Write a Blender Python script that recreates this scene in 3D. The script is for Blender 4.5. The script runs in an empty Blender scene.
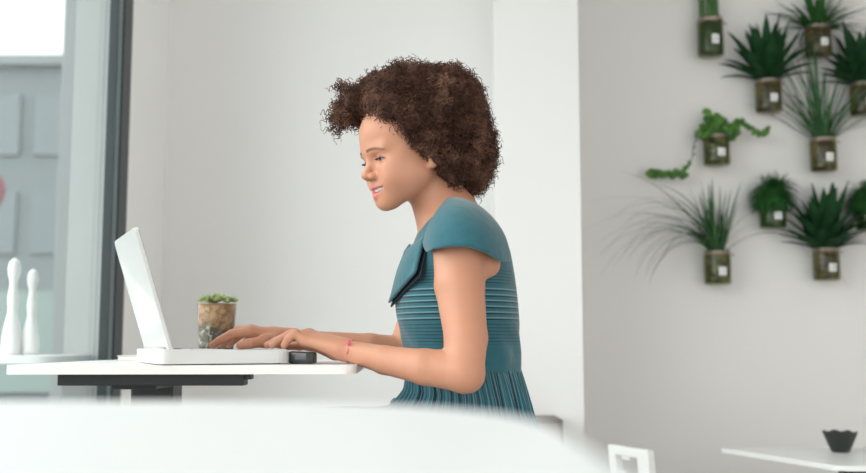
import bpy, bmesh, math, random
import numpy as np
from mathutils import Vector, Matrix
random.seed(7); rng = np.random.default_rng(7)
sc = bpy.context.scene
C = sc.collection
PI = math.pi
# ------------------------------------------------------------------ camera
CAMZ = 1.09; F = 1000.0; CX, CY = 433.0, 236.5
PITCH = math.atan(105.5 / F)
cd = bpy.data.cameras.new('camera'); cam = bpy.data.objects.new('camera', cd); C.objects.link(cam)
cam.location = (0, 0, CAMZ); cam.rotation_euler = (PI / 2 + PITCH, 0, 0)
cd.sensor_width = 36; cd.lens = 36 * F / 866; cd.clip_start = .02
cd.dof.use_dof = True; cd.dof.focus_distance = 1.84; cd.dof.aperture_fstop = 2.9
sc.camera = cam
def at(px, py, Y):
    u = (px - CX) / F; v = (CY - py) / F
    y = math.cos(PITCH) - v * math.sin(PITCH); z = math.sin(PITCH) + v * math.cos(PITCH)
    return Vector((u * Y / y, Y, CAMZ + z * Y / y))
# ------------------------------------------------------------------ materials
def mat(name, col, rough=.5, metal=0., spec=.5, sss=0., coat=0., noise=None, bump=None, trans=0., sheen=0.):
    m = bpy.data.materials.new(name); m.use_nodes = True; nt = m.node_tree
    b = nt.nodes['Principled BSDF']
    b.inputs['Base Color'].default_value = (*col, 1); b.inputs['Roughness'].default_value = rough
    b.inputs['Metallic'].default_value = metal; b.inputs['Specular IOR Level'].default_value = spec
    b.inputs['Coat Weight'].default_value = coat
    b.inputs['Transmission Weight'].default_value = trans
    b.inputs['Sheen Weight'].default_value = sheen
    if sss:
        b.inputs['Subsurface Weight'].default_value = sss
        b.inputs['Subsurface Radius'].default_value = (1, .35, .2); b.inputs['Subsurface Scale'].default_value = .008
    tc = nt.nodes.new('ShaderNodeTexCoord')
    if noise:      # (scale, second colour, lo, hi)
        n = nt.nodes.new('ShaderNodeTexNoise'); n.inputs['Scale'].default_value = noise[0]; n.inputs['Detail'].default_value = 4
        r = nt.nodes.new('ShaderNodeMapRange'); r.inputs['From Min'].default_value = noise[2]; r.inputs['From Max'].default_value = noise[3]
        mx = nt.nodes.new('ShaderNodeMix'); mx.data_type = 'RGBA'
        mx.inputs['A'].default_value = (*col, 1); mx.inputs['B'].default_value = (*noise[1], 1)
        nt.links.new(tc.outputs['Object'], n.inputs['Vector']); nt.links.new(n.outputs['Fac'], r.inputs['Value'])
        nt.links.new(r.outputs['Result'], mx.inputs['Factor']); nt.links.new(mx.outputs['Result'], b.inputs['Base Color'])
    if bump:
        n = nt.nodes.new('ShaderNodeTexNoise'); n.inputs['Scale'].default_value = bump[0]; n.inputs['Detail'].default_value = 3
        bp = nt.nodes.new('ShaderNodeBump'); bp.inputs['Strength'].default_value = bump[1]; bp.inputs['Distance'].default_value = bump[2]
        nt.links.new(tc.outputs['Object'], n.inputs['Vector']); nt.links.new(n.outputs['Fac'], bp.inputs['Height'])
        nt.links.new(bp.outputs['Normal'], b.inputs['Normal'])
    return m
def thin_glass(name, tint, refl=.08, rough=.02):
    m = bpy.data.materials.new(name); m.use_nodes = True; nt = m.node_tree
    nt.nodes.clear()
    o = nt.nodes.new('ShaderNodeOutputMaterial'); mx = nt.nodes.new('ShaderNodeMixShader')
    t = nt.nodes.new('ShaderNodeBsdfTransparent'); t.inputs['Color'].default_value = (*tint, 1)
    g = nt.nodes.new('ShaderNodeBsdfGlossy'); g.inputs['Roughness'].default_value = rough
    lw = nt.nodes.new('ShaderNodeLayerWeight'); lw.inputs['Blend'].default_value = .5
    pw = nt.nodes.new('ShaderNodeMath'); pw.operation = 'POWER'; pw.inputs[1].default_value = 5
    ad = nt.nodes.new('ShaderNodeMath'); ad.operation = 'MULTIPLY_ADD'; ad.inputs[1].default_value = .75; ad.inputs[2].default_value = refl * .4
    nt.links.new(lw.outputs['Facing'], pw.inputs[0]); nt.links.new(pw.outputs[0], ad.inputs[0]); nt.links.new(ad.outputs[0], mx.inputs['Fac'])
    nt.links.new(t.outputs[0], mx.inputs[1]); nt.links.new(g.outputs[0], mx.inputs[2]); nt.links.new(mx.outputs[0], o.inputs[0])
    return m
M = {}
M['wall'] = mat('plaster_white', (.82, .81, .80), .85, bump=(60, .08, .002))
M['wall_r'] = mat('plaster_grey', (.76, .74, .725), .85, bump=(60, .08, .002))
M['pier'] = mat('plaster_pier', (.93, .925, .91), .8, bump=(60, .05, .002))
M['jamb'] = mat('jamb_sun_toned_down', (.42, .44, .435), .7)  # grey chosen to offset sunlight on the wall end
M['floor'] = mat('floor_wood', (.62, .60, .57), .45, noise=(3, (.55, .52, .48), .4, .7))
M['ceil'] = mat('ceiling_paint', (.85, .85, .84), .9)
M['white'] = mat('white_laminate', (.86, .86, .855), .35)
M['white_near'] = mat('white_laminate_near', (.79, .795, .80), .5)
M['edge'] = mat('table_edge', (.84, .79, .76), .5)
M['black'] = mat('black_metal', (.016, .018, .018), .45)
M['black_plastic'] = mat('black_plastic', (.028, .029, .031), .3, coat=.3)
M['frame'] = mat('window_metal_dark', (.02, .033, .035), .4)
M['frame2'] = mat('window_metal_blue', (.16, .22, .24), .35, metal=.4)
M['laptop'] = mat('laptop_white', (.66, .655, .64), .28, coat=.3)
M['laptop_edge'] = mat('laptop_grey_edge', (.42, .41, .40), .4)
M['screen'] = mat('laptop_screen', (.02, .025, .03), .15)
M['keys'] = mat('laptop_keys', (.72, .72, .72), .4)
M['paper'] = mat('paper', (.80, .77, .70), .8)
M['glass'] = thin_glass('window_glass', (.93, .965, .965), .10)
M['jar'] = thin_glass('jar_glass', (.78, .80, .68), .07)
M['tumbler'] = thin_glass('tumbler_glass', (.97, .96, .93), .05)
M['bowl'] = mat('bowl_black', (.018, .022, .02), .35, coat=.2)
M['wood'] = mat('brown_wood', (.33, .22, .17), .5, noise=(9, (.24, .15, .11), .4, .65))
M['wood_dark'] = mat('dark_wood_edge', (.10, .065, .05), .5)
M['chair'] = mat('white_painted_wood', (.84, .84, .83), .4)
M['copper'] = mat('clamp_metal', (.32, .22, .15), .3, metal=.9)
M['lid_metal'] = mat('neck_metal', (.33, .30, .25), .3, metal=.9)
M['label'] = mat('label_paper', (.78, .77, .76), .6)
M['label_ink'] = mat('label_ink', (.30, .30, .32), .6)
M['soil'] = mat('soil_brown', (.06, .036, .022), .8, noise=(38, (.30, .23, .13), .46, .60))
M['roots'] = mat('roots_green', (.045, .07, .02), .6, noise=(32, (.32, .26, .12), .46, .62))
M['water'] = mat('green_water', (.02, .07, .015), .3, noise=(30, (.05, .12, .03), .4, .7))
M['soil_top'] = mat('soil_tumbler_top', (.28, .16, .085), .9, noise=(90, (.48, .33, .20), .42, .62))
M['soil_low'] = mat('soil_tumbler_low', (.085, .075, .06), .9, noise=(90, (.42, .40, .34), .5, .62))
M['leaf_dark'] = mat('leaf_dark', (.010, .045, .016), .65, spec=.15, noise=(20, (.02, .075, .025), .4, .7))
M['leaf_mid'] = mat('leaf_mid', (.022, .095, .022), .65, spec=.15, noise=(25, (.04, .14, .03), .4, .7))
M['leaf_ivy'] = mat('leaf_ivy', (.03, .12, .015), .5, noise=(30, (.09, .22, .03), .4, .65))
M['leaf_grass'] = mat('leaf_grass', (.035, .095, .04), .65, spec=.15, noise=(25, (.07, .16, .06), .4, .7))
M['leaf_fern'] = mat('leaf_fern', (.018, .085, .018), .65, spec=.15, noise=(40, (.03, .13, .03), .4, .7))
M['leaf_pale'] = mat('leaf_pale', (.45, .58, .25), .5, noise=(70, (.55, .62, .36), .4, .65))
M['stem'] = mat('vine_stem', (.10, .09, .04), .7)
M['bamboo'] = mat('bamboo_green', (.03, .11, .02), .4, noise=(14, (.07, .17, .04), .4, .7))
M['hair'] = mat('brown_curly_hair', (.070, .030, .019), .6, spec=.25, noise=(28, (.24, .12, .078), .46, .66))
M['brow'] = mat('eyebrow_hair', (.30, .155, .105), .7)
M['lash'] = mat('eyelash', (.03, .02, .018), .6)
M['eye'] = mat('eye_white', (.60, .56, .53), .35)
M['iris'] = mat('iris_brown', (.06, .03, .018), .1)
M['teeth'] = mat('teeth', (.86, .84, .80), .2)
M['nail'] = mat('fingernail', (.82, .55, .47), .25)
M['band'] = mat('pink_ribbon', (.72, .20, .22), .6)
M['shoe'] = mat('black_leather', (.03, .03, .03), .4)
M['ext_wall'] = mat('street_facade', (.20, .23, .235), .9, noise=(.6, (.17, .20, .205), .3, .7))
M['ext_pier'] = mat('street_pier', (.20, .215, .212), .9)
M['ext_pier2'] = mat('street_pier_grey', (.24, .265, .265), .9)
M['ext_win'] = mat('street_window', (.17, .20, .21), .3)
M['ext_green'] = mat('street_shopfront', (.24, .31, .29), .6)
M['pave'] = mat('pavement', (.24, .255, .255), .9, noise=(2, (.20, .215, .215), .4, .6))
M['red'] = mat('sign_red', (.16, .035, .045), .5)
M['mill'] = mat('white_lacquer', (.85, .84, .83), .3)
# skin with painted lip tint stored per vertex
def skin_mat():
    m = mat('skin', (.60, .315, .20), .45, spec=.35, sss=.25, bump=(260, .05, .0006)); nt = m.node_tree
    b = nt.nodes['Principled BSDF']
    a = nt.nodes.new('ShaderNodeAttribute'); a.attribute_name = 'tint'
    mx = nt.nodes.new('ShaderNodeMix'); mx.data_type = 'RGBA'
    n = nt.nodes.new('ShaderNodeTexNoise'); n.inputs['Scale'].default_value = 14
    tc = nt.nodes.new('ShaderNodeTexCoord'); nt.links.new(tc.outputs['Object'], n.inputs['Vector'])
    m0 = nt.nodes.new('ShaderNodeMix'); m0.data_type = 'RGBA'
    m0.inputs['A'].default_value = (.52, .235, .142, 1); m0.inputs['B'].default_value = (.60, .30, .195, 1)
    nt.links.new(n.outputs['Fac'], m0.inputs['Factor'])
    mx.inputs['B'].default_value = (.60, .16, .16, 1)
    nt.links.new(m0.outputs['Result'], mx.inputs['A'])
    nt.links.new(a.outputs['Fac'], mx.inputs['Factor']); nt.links.new(mx.outputs['Result'], b.inputs['Base Color'])
    return m
M['skin'] = skin_mat()
# woven dress cloth: uv.y = height stripes (in metres above the waist), uv.x = pleat stripes
def cloth_mat(name, mode):
    m = mat(name, (.035, .15, .18), .75, sheen=.3, spec=.25); nt = m.node_tree; b = nt.nodes['Principled BSDF']
    L = nt.links.new
    uv = nt.nodes.new('ShaderNodeUVMap'); sp = nt.nodes.new('ShaderNodeSeparateXYZ'); L(uv.outputs['UV'], sp.inputs[0])
    def math_(op, a, bb=None):
        n = nt.nodes.new('ShaderNodeMath'); n.operation = op
        for i, v in enumerate((a, bb)):
            if v is None: continue
            if isinstance(v, (int, float)): n.inputs[i].default_value = v
            else: L(v, n.inputs[i])
        return n.outputs[0]
    tc = nt.nodes.new('ShaderNodeTexCoord')
    n = nt.nodes.new('ShaderNodeTexNoise'); n.inputs['Scale'].default_value = 60; n.inputs['Detail'].default_value = 5
    L(tc.outputs['Object'], n.inputs['Vector'])
    base = nt.nodes.new('ShaderNodeMix'); base.data_type = 'RGBA'
    base.inputs['A'].default_value = (.016, .095, .122, 1); base.inputs['B'].default_value = (.028, .135, .168, 1)
    L(n.outputs['Fac'], base.inputs['Factor']); col = base.outputs['Result']
    def stripe(coord, period, duty, lo, hi, c, col, amt=1.):
        s = math_('GREATER_THAN', math_('FRACT', math_('DIVIDE', coord, period)), 1 - duty)
        if lo is not None:
            s = math_('MULTIPLY', s, math_('MULTIPLY', math_('GREATER_THAN', coord, lo), math_('LESS_THAN', coord, hi)))
        s = math_('MULTIPLY', s, amt)
        x = nt.nodes.new('ShaderNodeMix'); x.data_type = 'RGBA'
        L(s, x.inputs['Factor']); L(col, x.inputs['A']); x.inputs['B'].default_value = (*c, 1)
        return x.outputs['Result']
    if mode == 'bodice':
        v = sp.outputs['Y']
        col = stripe(v, .0105, .52, .098, .163, (.006, .020, .032), col)
        col = stripe(v, .0105, .24, .100, .163, (.13, .30, .34), col, .9)
        col = stripe(v, .0058, .40, .163, .196, (.008, .042, .058), col, .8)
        col = stripe(v, .0062, .40, .055, .097, (.008, .042, .058), col, .8)
        col = stripe(v, .013, .20, -.2, .052, (.03, .12, .15), col, .5)
    if mode == 'skirt':
        u = sp.outputs['X']
        col = stripe(u, 1 / 64, .45, None, None, (.008, .03, .045), col, .9)
        col = stripe(u, 1 / 160, .22, None, None, (.16, .36, .44), col, .6)
    L(col, b.inputs['Base Color'])
    w = nt.nodes.new('ShaderNodeTexNoise'); w.inputs['Scale'].default_value = 400
    L(tc.outputs['Object'], w.inputs['Vector'])
    w2 = nt.nodes.new('ShaderNodeTexNoise'); w2.inputs['Scale'].default_value = 22; L(tc.outputs['Object'], w2.inputs['Vector'])
    bp = nt.nodes.new('ShaderNodeBump'); bp.inputs['Strength'].default_value = .25; bp.inputs['Distance'].default_value = .001
    bp2 = nt.nodes.new('ShaderNodeBump'); bp2.inputs['Strength'].default_value = .35; bp2.inputs['Distance'].default_value = .008
    L(w.outputs['Fac'], bp.inputs['Height']); L(w2.outputs['Fac'], bp2.inputs['Height']); L(bp2.outputs['Normal'], bp.inputs['Normal'])
    L(bp.outputs['Normal'], b.inputs['Normal'])
    return m
M['bodice'] = cloth_mat('teal_striped_cloth', 'bodice')
M['cloth'] = cloth_mat('teal_plain_cloth', 'plain')
M['skirt'] = cloth_mat('teal_pleated_cloth', 'skirt')
M['collar_shade'] = mat('dress_collar_shade', (.008, .02, .035), .8)  # shadow under the collar, put into the colour
# ------------------------------------------------------------------ object helpers
def props(o, label=None, cat=None, group=None, kind=None):
    if label: o['label'] = label
    if cat: o['category'] = cat
    if group: o['group'] = group
    if kind: o['kind'] = kind
    return o
def thing(name, label, cat, loc=(0, 0, 0), rotz=0, group=None):
    o = bpy.data.objects.new(name, None); C.objects.link(o); o.location = loc; o.rotation_euler = (0, 0, rotz)
    o.empty_display_size = .05
    return props(o, label, cat, group)
ORG = {}
def link(name, me, m, parent=None, smooth=False, origin=None):
    """one mesh object; origin: the root point subtracted from world-coordinate vertices"""
    if origin is not None: me.transform(Matrix.Translation(-Vector(origin)))
    for mm in (m if isinstance(m, (list, tuple)) else [m]): me.materials.append(mm)
    if smooth:
        for p in me.polygons: p.use_smooth = True
    o = bpy.data.objects.new(name, me); C.objects.link(o)
    if parent: o.parent = parent
    return o
def bm_obj(name, bm, m, parent=None, smooth=False, origin=None):
    me = bpy.data.meshes.new(name); bm.normal_update(); bm.to_mesh(me); bm.free()
    return link(name, me, m, parent, smooth, origin)
def add_box(bm, x0, x1, y0, y1, z0, z1, bev=0., seg=2, rot=None):
    r = bmesh.ops.create_cube(bm, size=1)
    for v in r['verts']:
        v.co = Vector((x0 + (v.co.x + .5) * (x1 - x0), y0 + (v.co.y + .5) * (y1 - y0), z0 + (v.co.z + .5) * (z1 - z0)))
    if bev:
        es = list({e for v in r['verts'] for e in v.link_edges})
        bmesh.ops.bevel(bm, geom=es, offset=bev, segments=seg, affect='EDGES', profile=.5)
    return bm
def box(name, x0, x1, y0, y1, z0, z1, m, parent=None, bev=0., origin=None, kind=None, seg=2):
    bm = bmesh.new(); add_box(bm, x0, x1, y0, y1, z0, z1, bev, seg)
    o = bm_obj(name, bm, m, parent, False, origin)
    if kind: o['kind'] = kind
    return o
def add_lathe(bm, prof, seg=32, c=(0, 0, 0), cap=True):
    rings = []
    for r, z in prof:
        rings.append([bm.verts.new((c[0] + r * math.cos(2 * PI * k / seg), c[1] + r * math.sin(2 * PI * k / seg), c[2] + z)) for k in range(seg)])
    for a, b in zip(rings, rings[1:]):
        for k in range(seg): bm.faces.new((a[k], a[(k + 1) % seg], b[(k + 1) % seg], b[k]))
    if cap:
        bm.faces.new(rings[0][::-1]); bm.faces.new(rings[-1])
def add_tube(bm, pts, r, seg=6, cap=True):
    """tube along pts, r = number or list"""
    pts = [Vector(p) for p in pts]; n = len(pts); rings = []
    up = Vector((0, 0, 1)); prev = None
    for i, p in enumerate(pts):
        t = (pts[min(i + 1, n - 1)] - pts[max(i - 1, 0)]).normalized()
        a = (prev if prev is not None else (up if abs(t.z) < .9 else Vector((1, 0, 0))))
        s = (a - t * a.dot(t)).normalized(); prev = s; b = t.cross(s)
        rr = r[i] if isinstance(r, (list, tuple)) else r
        rings.append([bm.verts.new(p + (s * math.cos(2 * PI * k / seg) + b * math.sin(2 * PI * k / seg)) * rr) for k in range(seg)])
    for a, b in zip(rings, rings[1:]):
        for k in range(seg): bm.faces.new((a[k], a[(k + 1) % seg], b[(k + 1) % seg], b[k]))
    if cap: bm.faces.new(rings[0][::-1]); bm.faces.new(rings[-1])
def prism(bm, pts, z0, z1):
    a = [bm.verts.new((p[0], p[1], z0)) for p in pts]; b = [bm.verts.new((p[0], p[1], z1)) for p in pts]
    n = len(pts)
    bm.faces.new(a[::-1]); bm.faces.new(b)
    for k in range(n): bm.faces.new((a[k], a[(k + 1) % n], b[(k + 1) % n], b[k]))
def rounded(pts, rads, seg=8):
    """round the corners of a convex polygon"""
    out = []; n = len(pts)
    for i in range(n):
        p = Vector(pts[i]); a = (Vector(pts[i - 1]) - p); b = (Vector(pts[(i + 1) % n]) - p); r = rads[i]
        if r <= 0: out.append(tuple(p)); continue
        a0 = p + a.normalized() * r; b0 = p + b.normalized() * r
        for k in range(seg + 1):
            t = k / seg; out.append(tuple(a0 * (1 - t) ** 2 + p * 2 * t * (1 - t) + b0 * t * t))
    return out
def bevel_all(bm, off, seg=2, angle=.6):
    es = [e for e in bm.edges if len(e.link_faces) == 2 and e.calc_face_angle(0) > angle]
    bmesh.ops.bevel(bm, geom=es, offset=off, segments=seg, affect='EDGES', profile=.5)
def grid_mesh(name, P, uv=None, closed_u=False):
    """P[j][i] numpy (nj,ni,3)"""
    nj, ni = P.shape[:2]
    V = P.reshape(-1, 3); Fs = []
    for j in range(nj - 1):
        for i in range(ni if closed_u else ni - 1):
            i2 = (i + 1) % ni
            Fs.append((j * ni + i, j * ni + i2, (j + 1) * ni + i2, (j + 1) * ni + i))
    me = bpy.data.meshes.new(name); me.from_pydata(V.tolist(), [], Fs); me.update()
    if uv is not None:
        l = me.uv_layers.new(name='UVMap')
        U = uv.reshape(-1, 2)
        for p in me.polygons:
            vs = list(p.vertices)
            us = [U[v].copy() for v in vs]
            if closed_u and max(u[0] for u in us) - min(u[0] for u in us) > .5:
                for u in us:
                    if u[0] < .5: u[0] += 1
            for li, u in zip(p.loop_indices, us): l.data[li].uv = u
    return me
def solid(o, t, offset=0.):
    md = o.modifiers.new('thickness', 'SOLIDIFY'); md.thickness = t; md.offset = offset

# ================================================================== THE ROOM
WX = -.95                      # the window wall stands across x
YB = 3.5                       # back wall
YR = 3.75                      # recessed wall on the right
S = 'structure'
box('floor', -1.2, 4.2, -3.2, 3.9, -.12, 0, M['floor'], kind=S)
box('ceiling', -1.2, 4.2, -3.2, 3.9, 3.0, 3.12, M['ceil'], kind=S)
box('wall_back', -1.15, .21, YB, 3.9, 0, 3.0, M['wall'], kind=S)
box('trim_1', .2055, .492, 3.3, 3.9, 0, 3.0, M['wall'], kind=S)        # the column
box('wall_back', .492, 4.2, YR, 3.9, 0, 3.0, M['wall_r'], kind=S)
box('wall_right', 4.2, 4.35, -3.2, 3.9, 0, 3.0, M['wall_r'], kind=S)  # unseen side wall, added to cut light from the right
box('trim_2', -1.12, -.977, 3.05, 3.079, 0, 3.0, M['jamb'], kind=S)      # grey sheet added over the wall end to tone down its sunlight
box('wall_left', -1.12, WX, 3.08, YB, 0, 3.0, M['pier'], kind=S)
box('baseboard_back', WX, .2055, YB - .015, YB, 0, .09, M['pier'], kind=S)
box('baseboard_right', .492, 4.2, YR - .015, YR, 0, .09, M['pier'], kind=S)
# window: dark metal frame with large panes, along the left side
w = thing('window_1', None, None, (WX, 0, 0)); w['kind'] = S
def wbox(name, y0, y1, z0, z1, dx0, dx1, m, bev=.003):
    return box(name, WX + dx0, WX + dx1, y0, y1, z0, z1, m, w, bev, (WX, 0, 0))
wbox('frame_post', 2.995, 3.078, 0, 3.0, -.025, .0, M['frame'])
wbox('gasket', 2.937, 2.95, .05, 2.95, -.028, -.002, M['frame'], .001)
wbox('frame_profile', 2.95, 2.995, .05, 2.95, -.025, -.004, M['frame2'])
wbox('frame_post', 1.02, 1.08, 0, 3.0, -.05, .02, M['frame'])
wbox('frame_post', -1.08, -1.0, 0, 3.0, -.05, .02, M['frame'])
wbox('frame_post', -3.2, -3.12, 0, 3.0, -.05, .02, M['frame'])
wbox('bottom_rail', -3.2, 3.0, 0, .07, -.05, .02, M['frame'])
wbox('top_rail', -3.2, 3.0, 2.92, 3.0, -.05, .02, M['frame'])
for y0, y1 in ((1.08, 2.93), (-1.0, 1.02), (-3.12, -1.08)):
    wbox('pane', y0, y1, .07, 2.92, -.03, -.022, M['glass'], 0)

# ================================================================== OUTSIDE THE WINDOW
box('ground', -60, -1.2, -20, 60, -.2, -.1, M['pave'], kind=S)
p = box('exterior_column', -2.13, -2.04, 5.6, 5.9, -.1, 7, M['ext_pier2'], bev=.01)
props(p, 'slim grey exterior column at the right end of the office block', 'column')
b = thing('office_building', 'hazy pale grey office block across the street', 'building', (-8.5, 16, -.1))
o0 = (-8.5, 16, -.1)
box('facade', -20, -4.3, 16, 22, -.1, 5.58, M['ext_wall'], b, 0, o0)
box('roof_edge', -20.1, -4.2, 15.85, 22.1, 5.58, 5.74, M['ext_pier2'], b, 0, o0)
for r_, z in enumerate((2.5, 4.1)):
    for k in range(7):
        x = -9.6 + k * .78
        f = box('window_pane', x, x + .55, 15.95, 16.02, z, z + 1.0, M['ext_win'], b, 0, o0)
box('shopfront', -9.8, -4.4, 15.9, 16.02, .3, 1.9, M['ext_green'], b, 0, o0)
s = thing('street_sign', 'round red street sign at the left edge beyond the glass', 'sign', (-3.62, 7.6, -.1))
o0 = (-3.62, 7.6, -.1)
bm = bmesh.new(); add_lathe(bm, [(.0, 0), (.17, 0), (.17, .02), (0, .02)], 32, cap=False)
bmesh.ops.rotate(bm, verts=bm.verts, cent=(0, 0, 0), matrix=Matrix.Rotation(PI / 2, 3, 'X'))
z_sign = at(0, 191, 7.6).z; xs = at(-16, 191, 7.6).x
s.location = (xs, 7.6, -.1)
bmesh.ops.translate(bm, verts=bm.verts, vec=(0, 0, z_sign + .1)); bm_obj('sign_disc', bm, M['red'], s)
bm = bmesh.new(); add_tube(bm, [(0, .04, 0), (0, .04, z_sign)], .03, 10); bm_obj('pole', bm, M['ext_pier2'], s, True)
# terrace table outside with two white turned bottles
t = thing('terrace_table', 'white terrace table just outside the window pane', 'table', (-1.5, 2.75, -.1)); o0 = (-1.5, 2.75, -.1)
bm = bmesh.new()
prism(bm, rounded([(-2.3, 2.62), (-1.03, 2.72), (-1.02, 3.05), (-2.3, 3.05)], [.02, .06, .06, .02]), 1.032, 1.052); bevel_all(bm, .004)
bm_obj('table_top', bm, M['white'], t, False, o0)
bm = bmesh.new(); add_tube(bm, [(-1.75, 2.85, -.1), (-1.75, 2.85, 1.032)], .03, 14); bm_obj('leg', bm, M['ext_pier2'], t, True, o0)
def bottle(px, Y, h, lab):
    q = at(px, 300, Y); s = h / .26
    prof = [(0, 0), (.034, 0), (.037, .01), (.034, .05), (.026, .085), (.018, .11), (.016, .125), (.020, .14), (.019, .16), (.014, .185), (.015, .20), (.022, .215), (.024, .232), (.018, .25), (.007, .258), (0, .26)]
    bm = bmesh.new(); add_lathe(bm, [(r * s * .70, z * s) for r, z in prof], 28, cap=False)
    o = bm_obj('pepper_mill', bm, M['mill'], None, True); o.location = (q.x, Y, 1.052); props(o, lab, 'pepper mill', 'white mills on the terrace table')
bottle(13, 2.95, .285, 'taller of the two white turned mills on the terrace table')
bottle(32, 2.98, .255, 'shorter white turned mill, the one nearer the dark window post')

# ================================================================== WALL PLANTERS
PLN = 'jar planters fixed to the grey wall'
JR, JH = .050, .150
def lathe_mesh(name, prof, seg=28, cap=False):
    bm = bmesh.new(); add_lathe(bm, prof, seg, cap=cap); me = bpy.data.meshes.new(name); bm.normal_update(); bm.to_mesh(me); bm.free()
    for p in me.polygons: p.use_smooth = True
    return me
jar_me = lathe_mesh('jar', [(0, 0), (.040, 0), (.047, .004), (.049, .012), (.049, .108), (.046, .118), (.043, .122), (.043, .135), (.045, .137), (.042, .137), (.040, .133), (.040, .122), (.0455, .108), (.0455, .010), (0, .006)])
jar_me.materials.append(M['jar'])
band_me = lathe_mesh('neck_band', [(.0440, .119), (.0475, .120), (.0475, .131), (.0440, .132)]); band_me.materials.append(M['lid_metal'])
def contents_me(m):
    me = lathe_mesh('filling', [(0, .008), (.043, .008), (.0445, .014), (.0445, .104), (.038, .116), (.037, .124), (0, .126)]); me.materials.append(m); return me
fill = {k: contents_me(M[k]) for k in ('soil', 'roots', 'water')}
bm = bmesh.new()
add_tube(bm, [(.047 * math.cos(a), .047 * math.sin(a), .116) for a in [2 * PI * k / 24 for k in range(25)]], .0022, 6)
add_tube(bm, [(.046, 0, .118), (.058, 0, .120), (.062, 0, .112)], .003, 6)
add_tube(bm, [(0, .046, .117), (0, .068, .117)], .005, 8)
clamp_me = bpy.data.meshes.new('clamp'); bm.to_mesh(clamp_me); bm.free(); clamp_me.materials.append(M['copper'])
bm = bmesh.new()      # small curved paper label on the front
for a0, a1, z0, z1, r in ((-1.74, -1.16, .035, .067, .0497),):
    pts = [[bm.verts.new((r * math.cos(a0 + (a1 - a0) * k / 6), r * math.sin(a0 + (a1 - a0) * k / 6), z)) for k in range(7)] for z in (z0, z1)]
    for k in range(6): bm.faces.new((pts[0][k], pts[0][k + 1], pts[1][k + 1], pts[1][k]))
label_me = bpy.data.meshes.new('paper_label'); bm.to_mesh(label_me); bm.free(); label_me.materials.append(M['label'])
bm = bmesh.new()
for z in (.057, .049, .042):
    r = .0500; a0, a1 = -1.62, -1.28
    pts = [[bm.verts.new((r * math.cos(a0 + (a1 - a0) * k / 4), r * math.sin(a0 + (a1 - a0) * k / 4), zz)) for k in range(5)] for zz in (z - .0012, z + .0012)]
    for k in range(4): bm.faces.new((pts[0][k], pts[0][k + 1], pts[1][k + 1], pts[1][k]))
ink_me = bpy.data.meshes.new('printed_mark'); bm.to_mesh(ink_me); bm.free(); ink_me.materials.append(M['label_ink'])
def add_leaf(bm, base, d, up, L, w, droop, n=7, fold=.25, shape=0):
    """leaf blade arching from base along d, bending down; folded along its midrib"""
    d = Vector(d).normalized(); side = d.cross(Vector(up))
    if side.length < 1e-3: side = Vector((1, 0, 0))
    side.normalize(); p = Vector(base); rows = []
    cur = d.copy()
    for k in range(n + 1):
        t = k / n
        if shape == 0: ww = w * (math.sin(PI * min(1, .12 + .88 * t)) ** .7) * (1 - .1 * t)
        else: ww = w * (1 - t) ** .5
        if k == n: ww = w * .02
        nrm = side.cross(cur).normalized()
        rows.append([bm.verts.new(p - side * ww / 2 + nrm * fold * ww / 2), bm.verts.new(p), bm.verts.new(p + side * ww / 2 + nrm * fold * ww / 2)])
        cur = (cur + Vector((0, 0, -1)) * droop / n).normalized(); p = p + cur * L / n
    for a, b_ in zip(rows, rows[1:]):
        bm.faces.new((a[0], a[1], b_[1], b_[0])); bm.faces.new((a[1], a[2], b_[2], b_[1]))
def wall_ok(v):   # keep foliage in front of the wall (local y < .055)
    return v.y < .05
def clampwall(bm):
    for v in bm.verts:
        if v.co.y > .052: v.co.y = .052 - .0 * v.co.y
def planter(px, py_top, py_bot, label, filling, foliage, fm, extra=None):
    Y = YR - .066
    scale = 1.0
    q0 = at(px, py_bot, Y); q1 = at(px, py_top, Y)
    s = (q1.z - q0.z) / .137
    t = thing('jar_planter', label, 'wall planter', (q0.x, Y, q0.z), 0, PLN)
    for nm, me in (('jar', jar_me), ('neck_band', band_me), ('filling', fill[filling]), ('clamp', clamp_me), ('paper_label', label_me)):
        o = bpy.data.objects.new(nm, me); C.objects.link(o); o.parent = t
        o.scale = (1, 1, s)
        if nm == 'paper_label':
            k = bpy.data.objects.new('printed_mark', ink_me); C.objects.link(k); k.parent = o
    bm = bmesh.new(); foliage(bm, s * .125); clampwall(bm)
    bm_obj('foliage', bm, fm, t, True)
    if extra: extra(t, s * .125)
    return t
def R(a, b_): return random.uniform(a, b_)
def f_rosette(n=34, L=.16, w=.034, spread=1., droop=.5, lean=0):
    def f(bm, z):
        for k in range(n):
            a = 2.399963 * k + R(-.2, .2); t = (k + .5) / n
            el = math.radians(84 - 66 * spread * t ** .8)
            d = (math.cos(a) * math.cos(el) + lean, math.sin(a) * math.cos(el) * .75 - .1, math.sin(el))
            add_leaf(bm, (.010 * math.cos(a), .010 * math.sin(a), z - .01 + .02 * (1 - t)), d, (0, 0, 1), L * R(.82, 1.1) * (1.05 - .3 * t), w * R(.85, 1.1), droop * (.3 + t) * R(.6, 1.2), 8)
    return f
def f_grass(n=60, L=.25, w=.006, spread=.7, droop=1.2, lean=0., base=.02):
    def f(bm, z):
        for k in range(n):
            a = R(0, 2 * PI); el = math.radians(R(90 - 55 * spread, 88))
            d = (math.cos(a) * math.cos(el) + lean * R(.0, 1), math.sin(a) * math.cos(el) * .6 - .05, math.sin(el))
            add_leaf(bm, (base * math.cos(a), base * math.sin(a), z - .01), d, (0, 0, 1), L * R(.6, 1.15), w * R(.7, 1.2), droop * R(.2, 1.3), 12, .3, 1)
    return f
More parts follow.
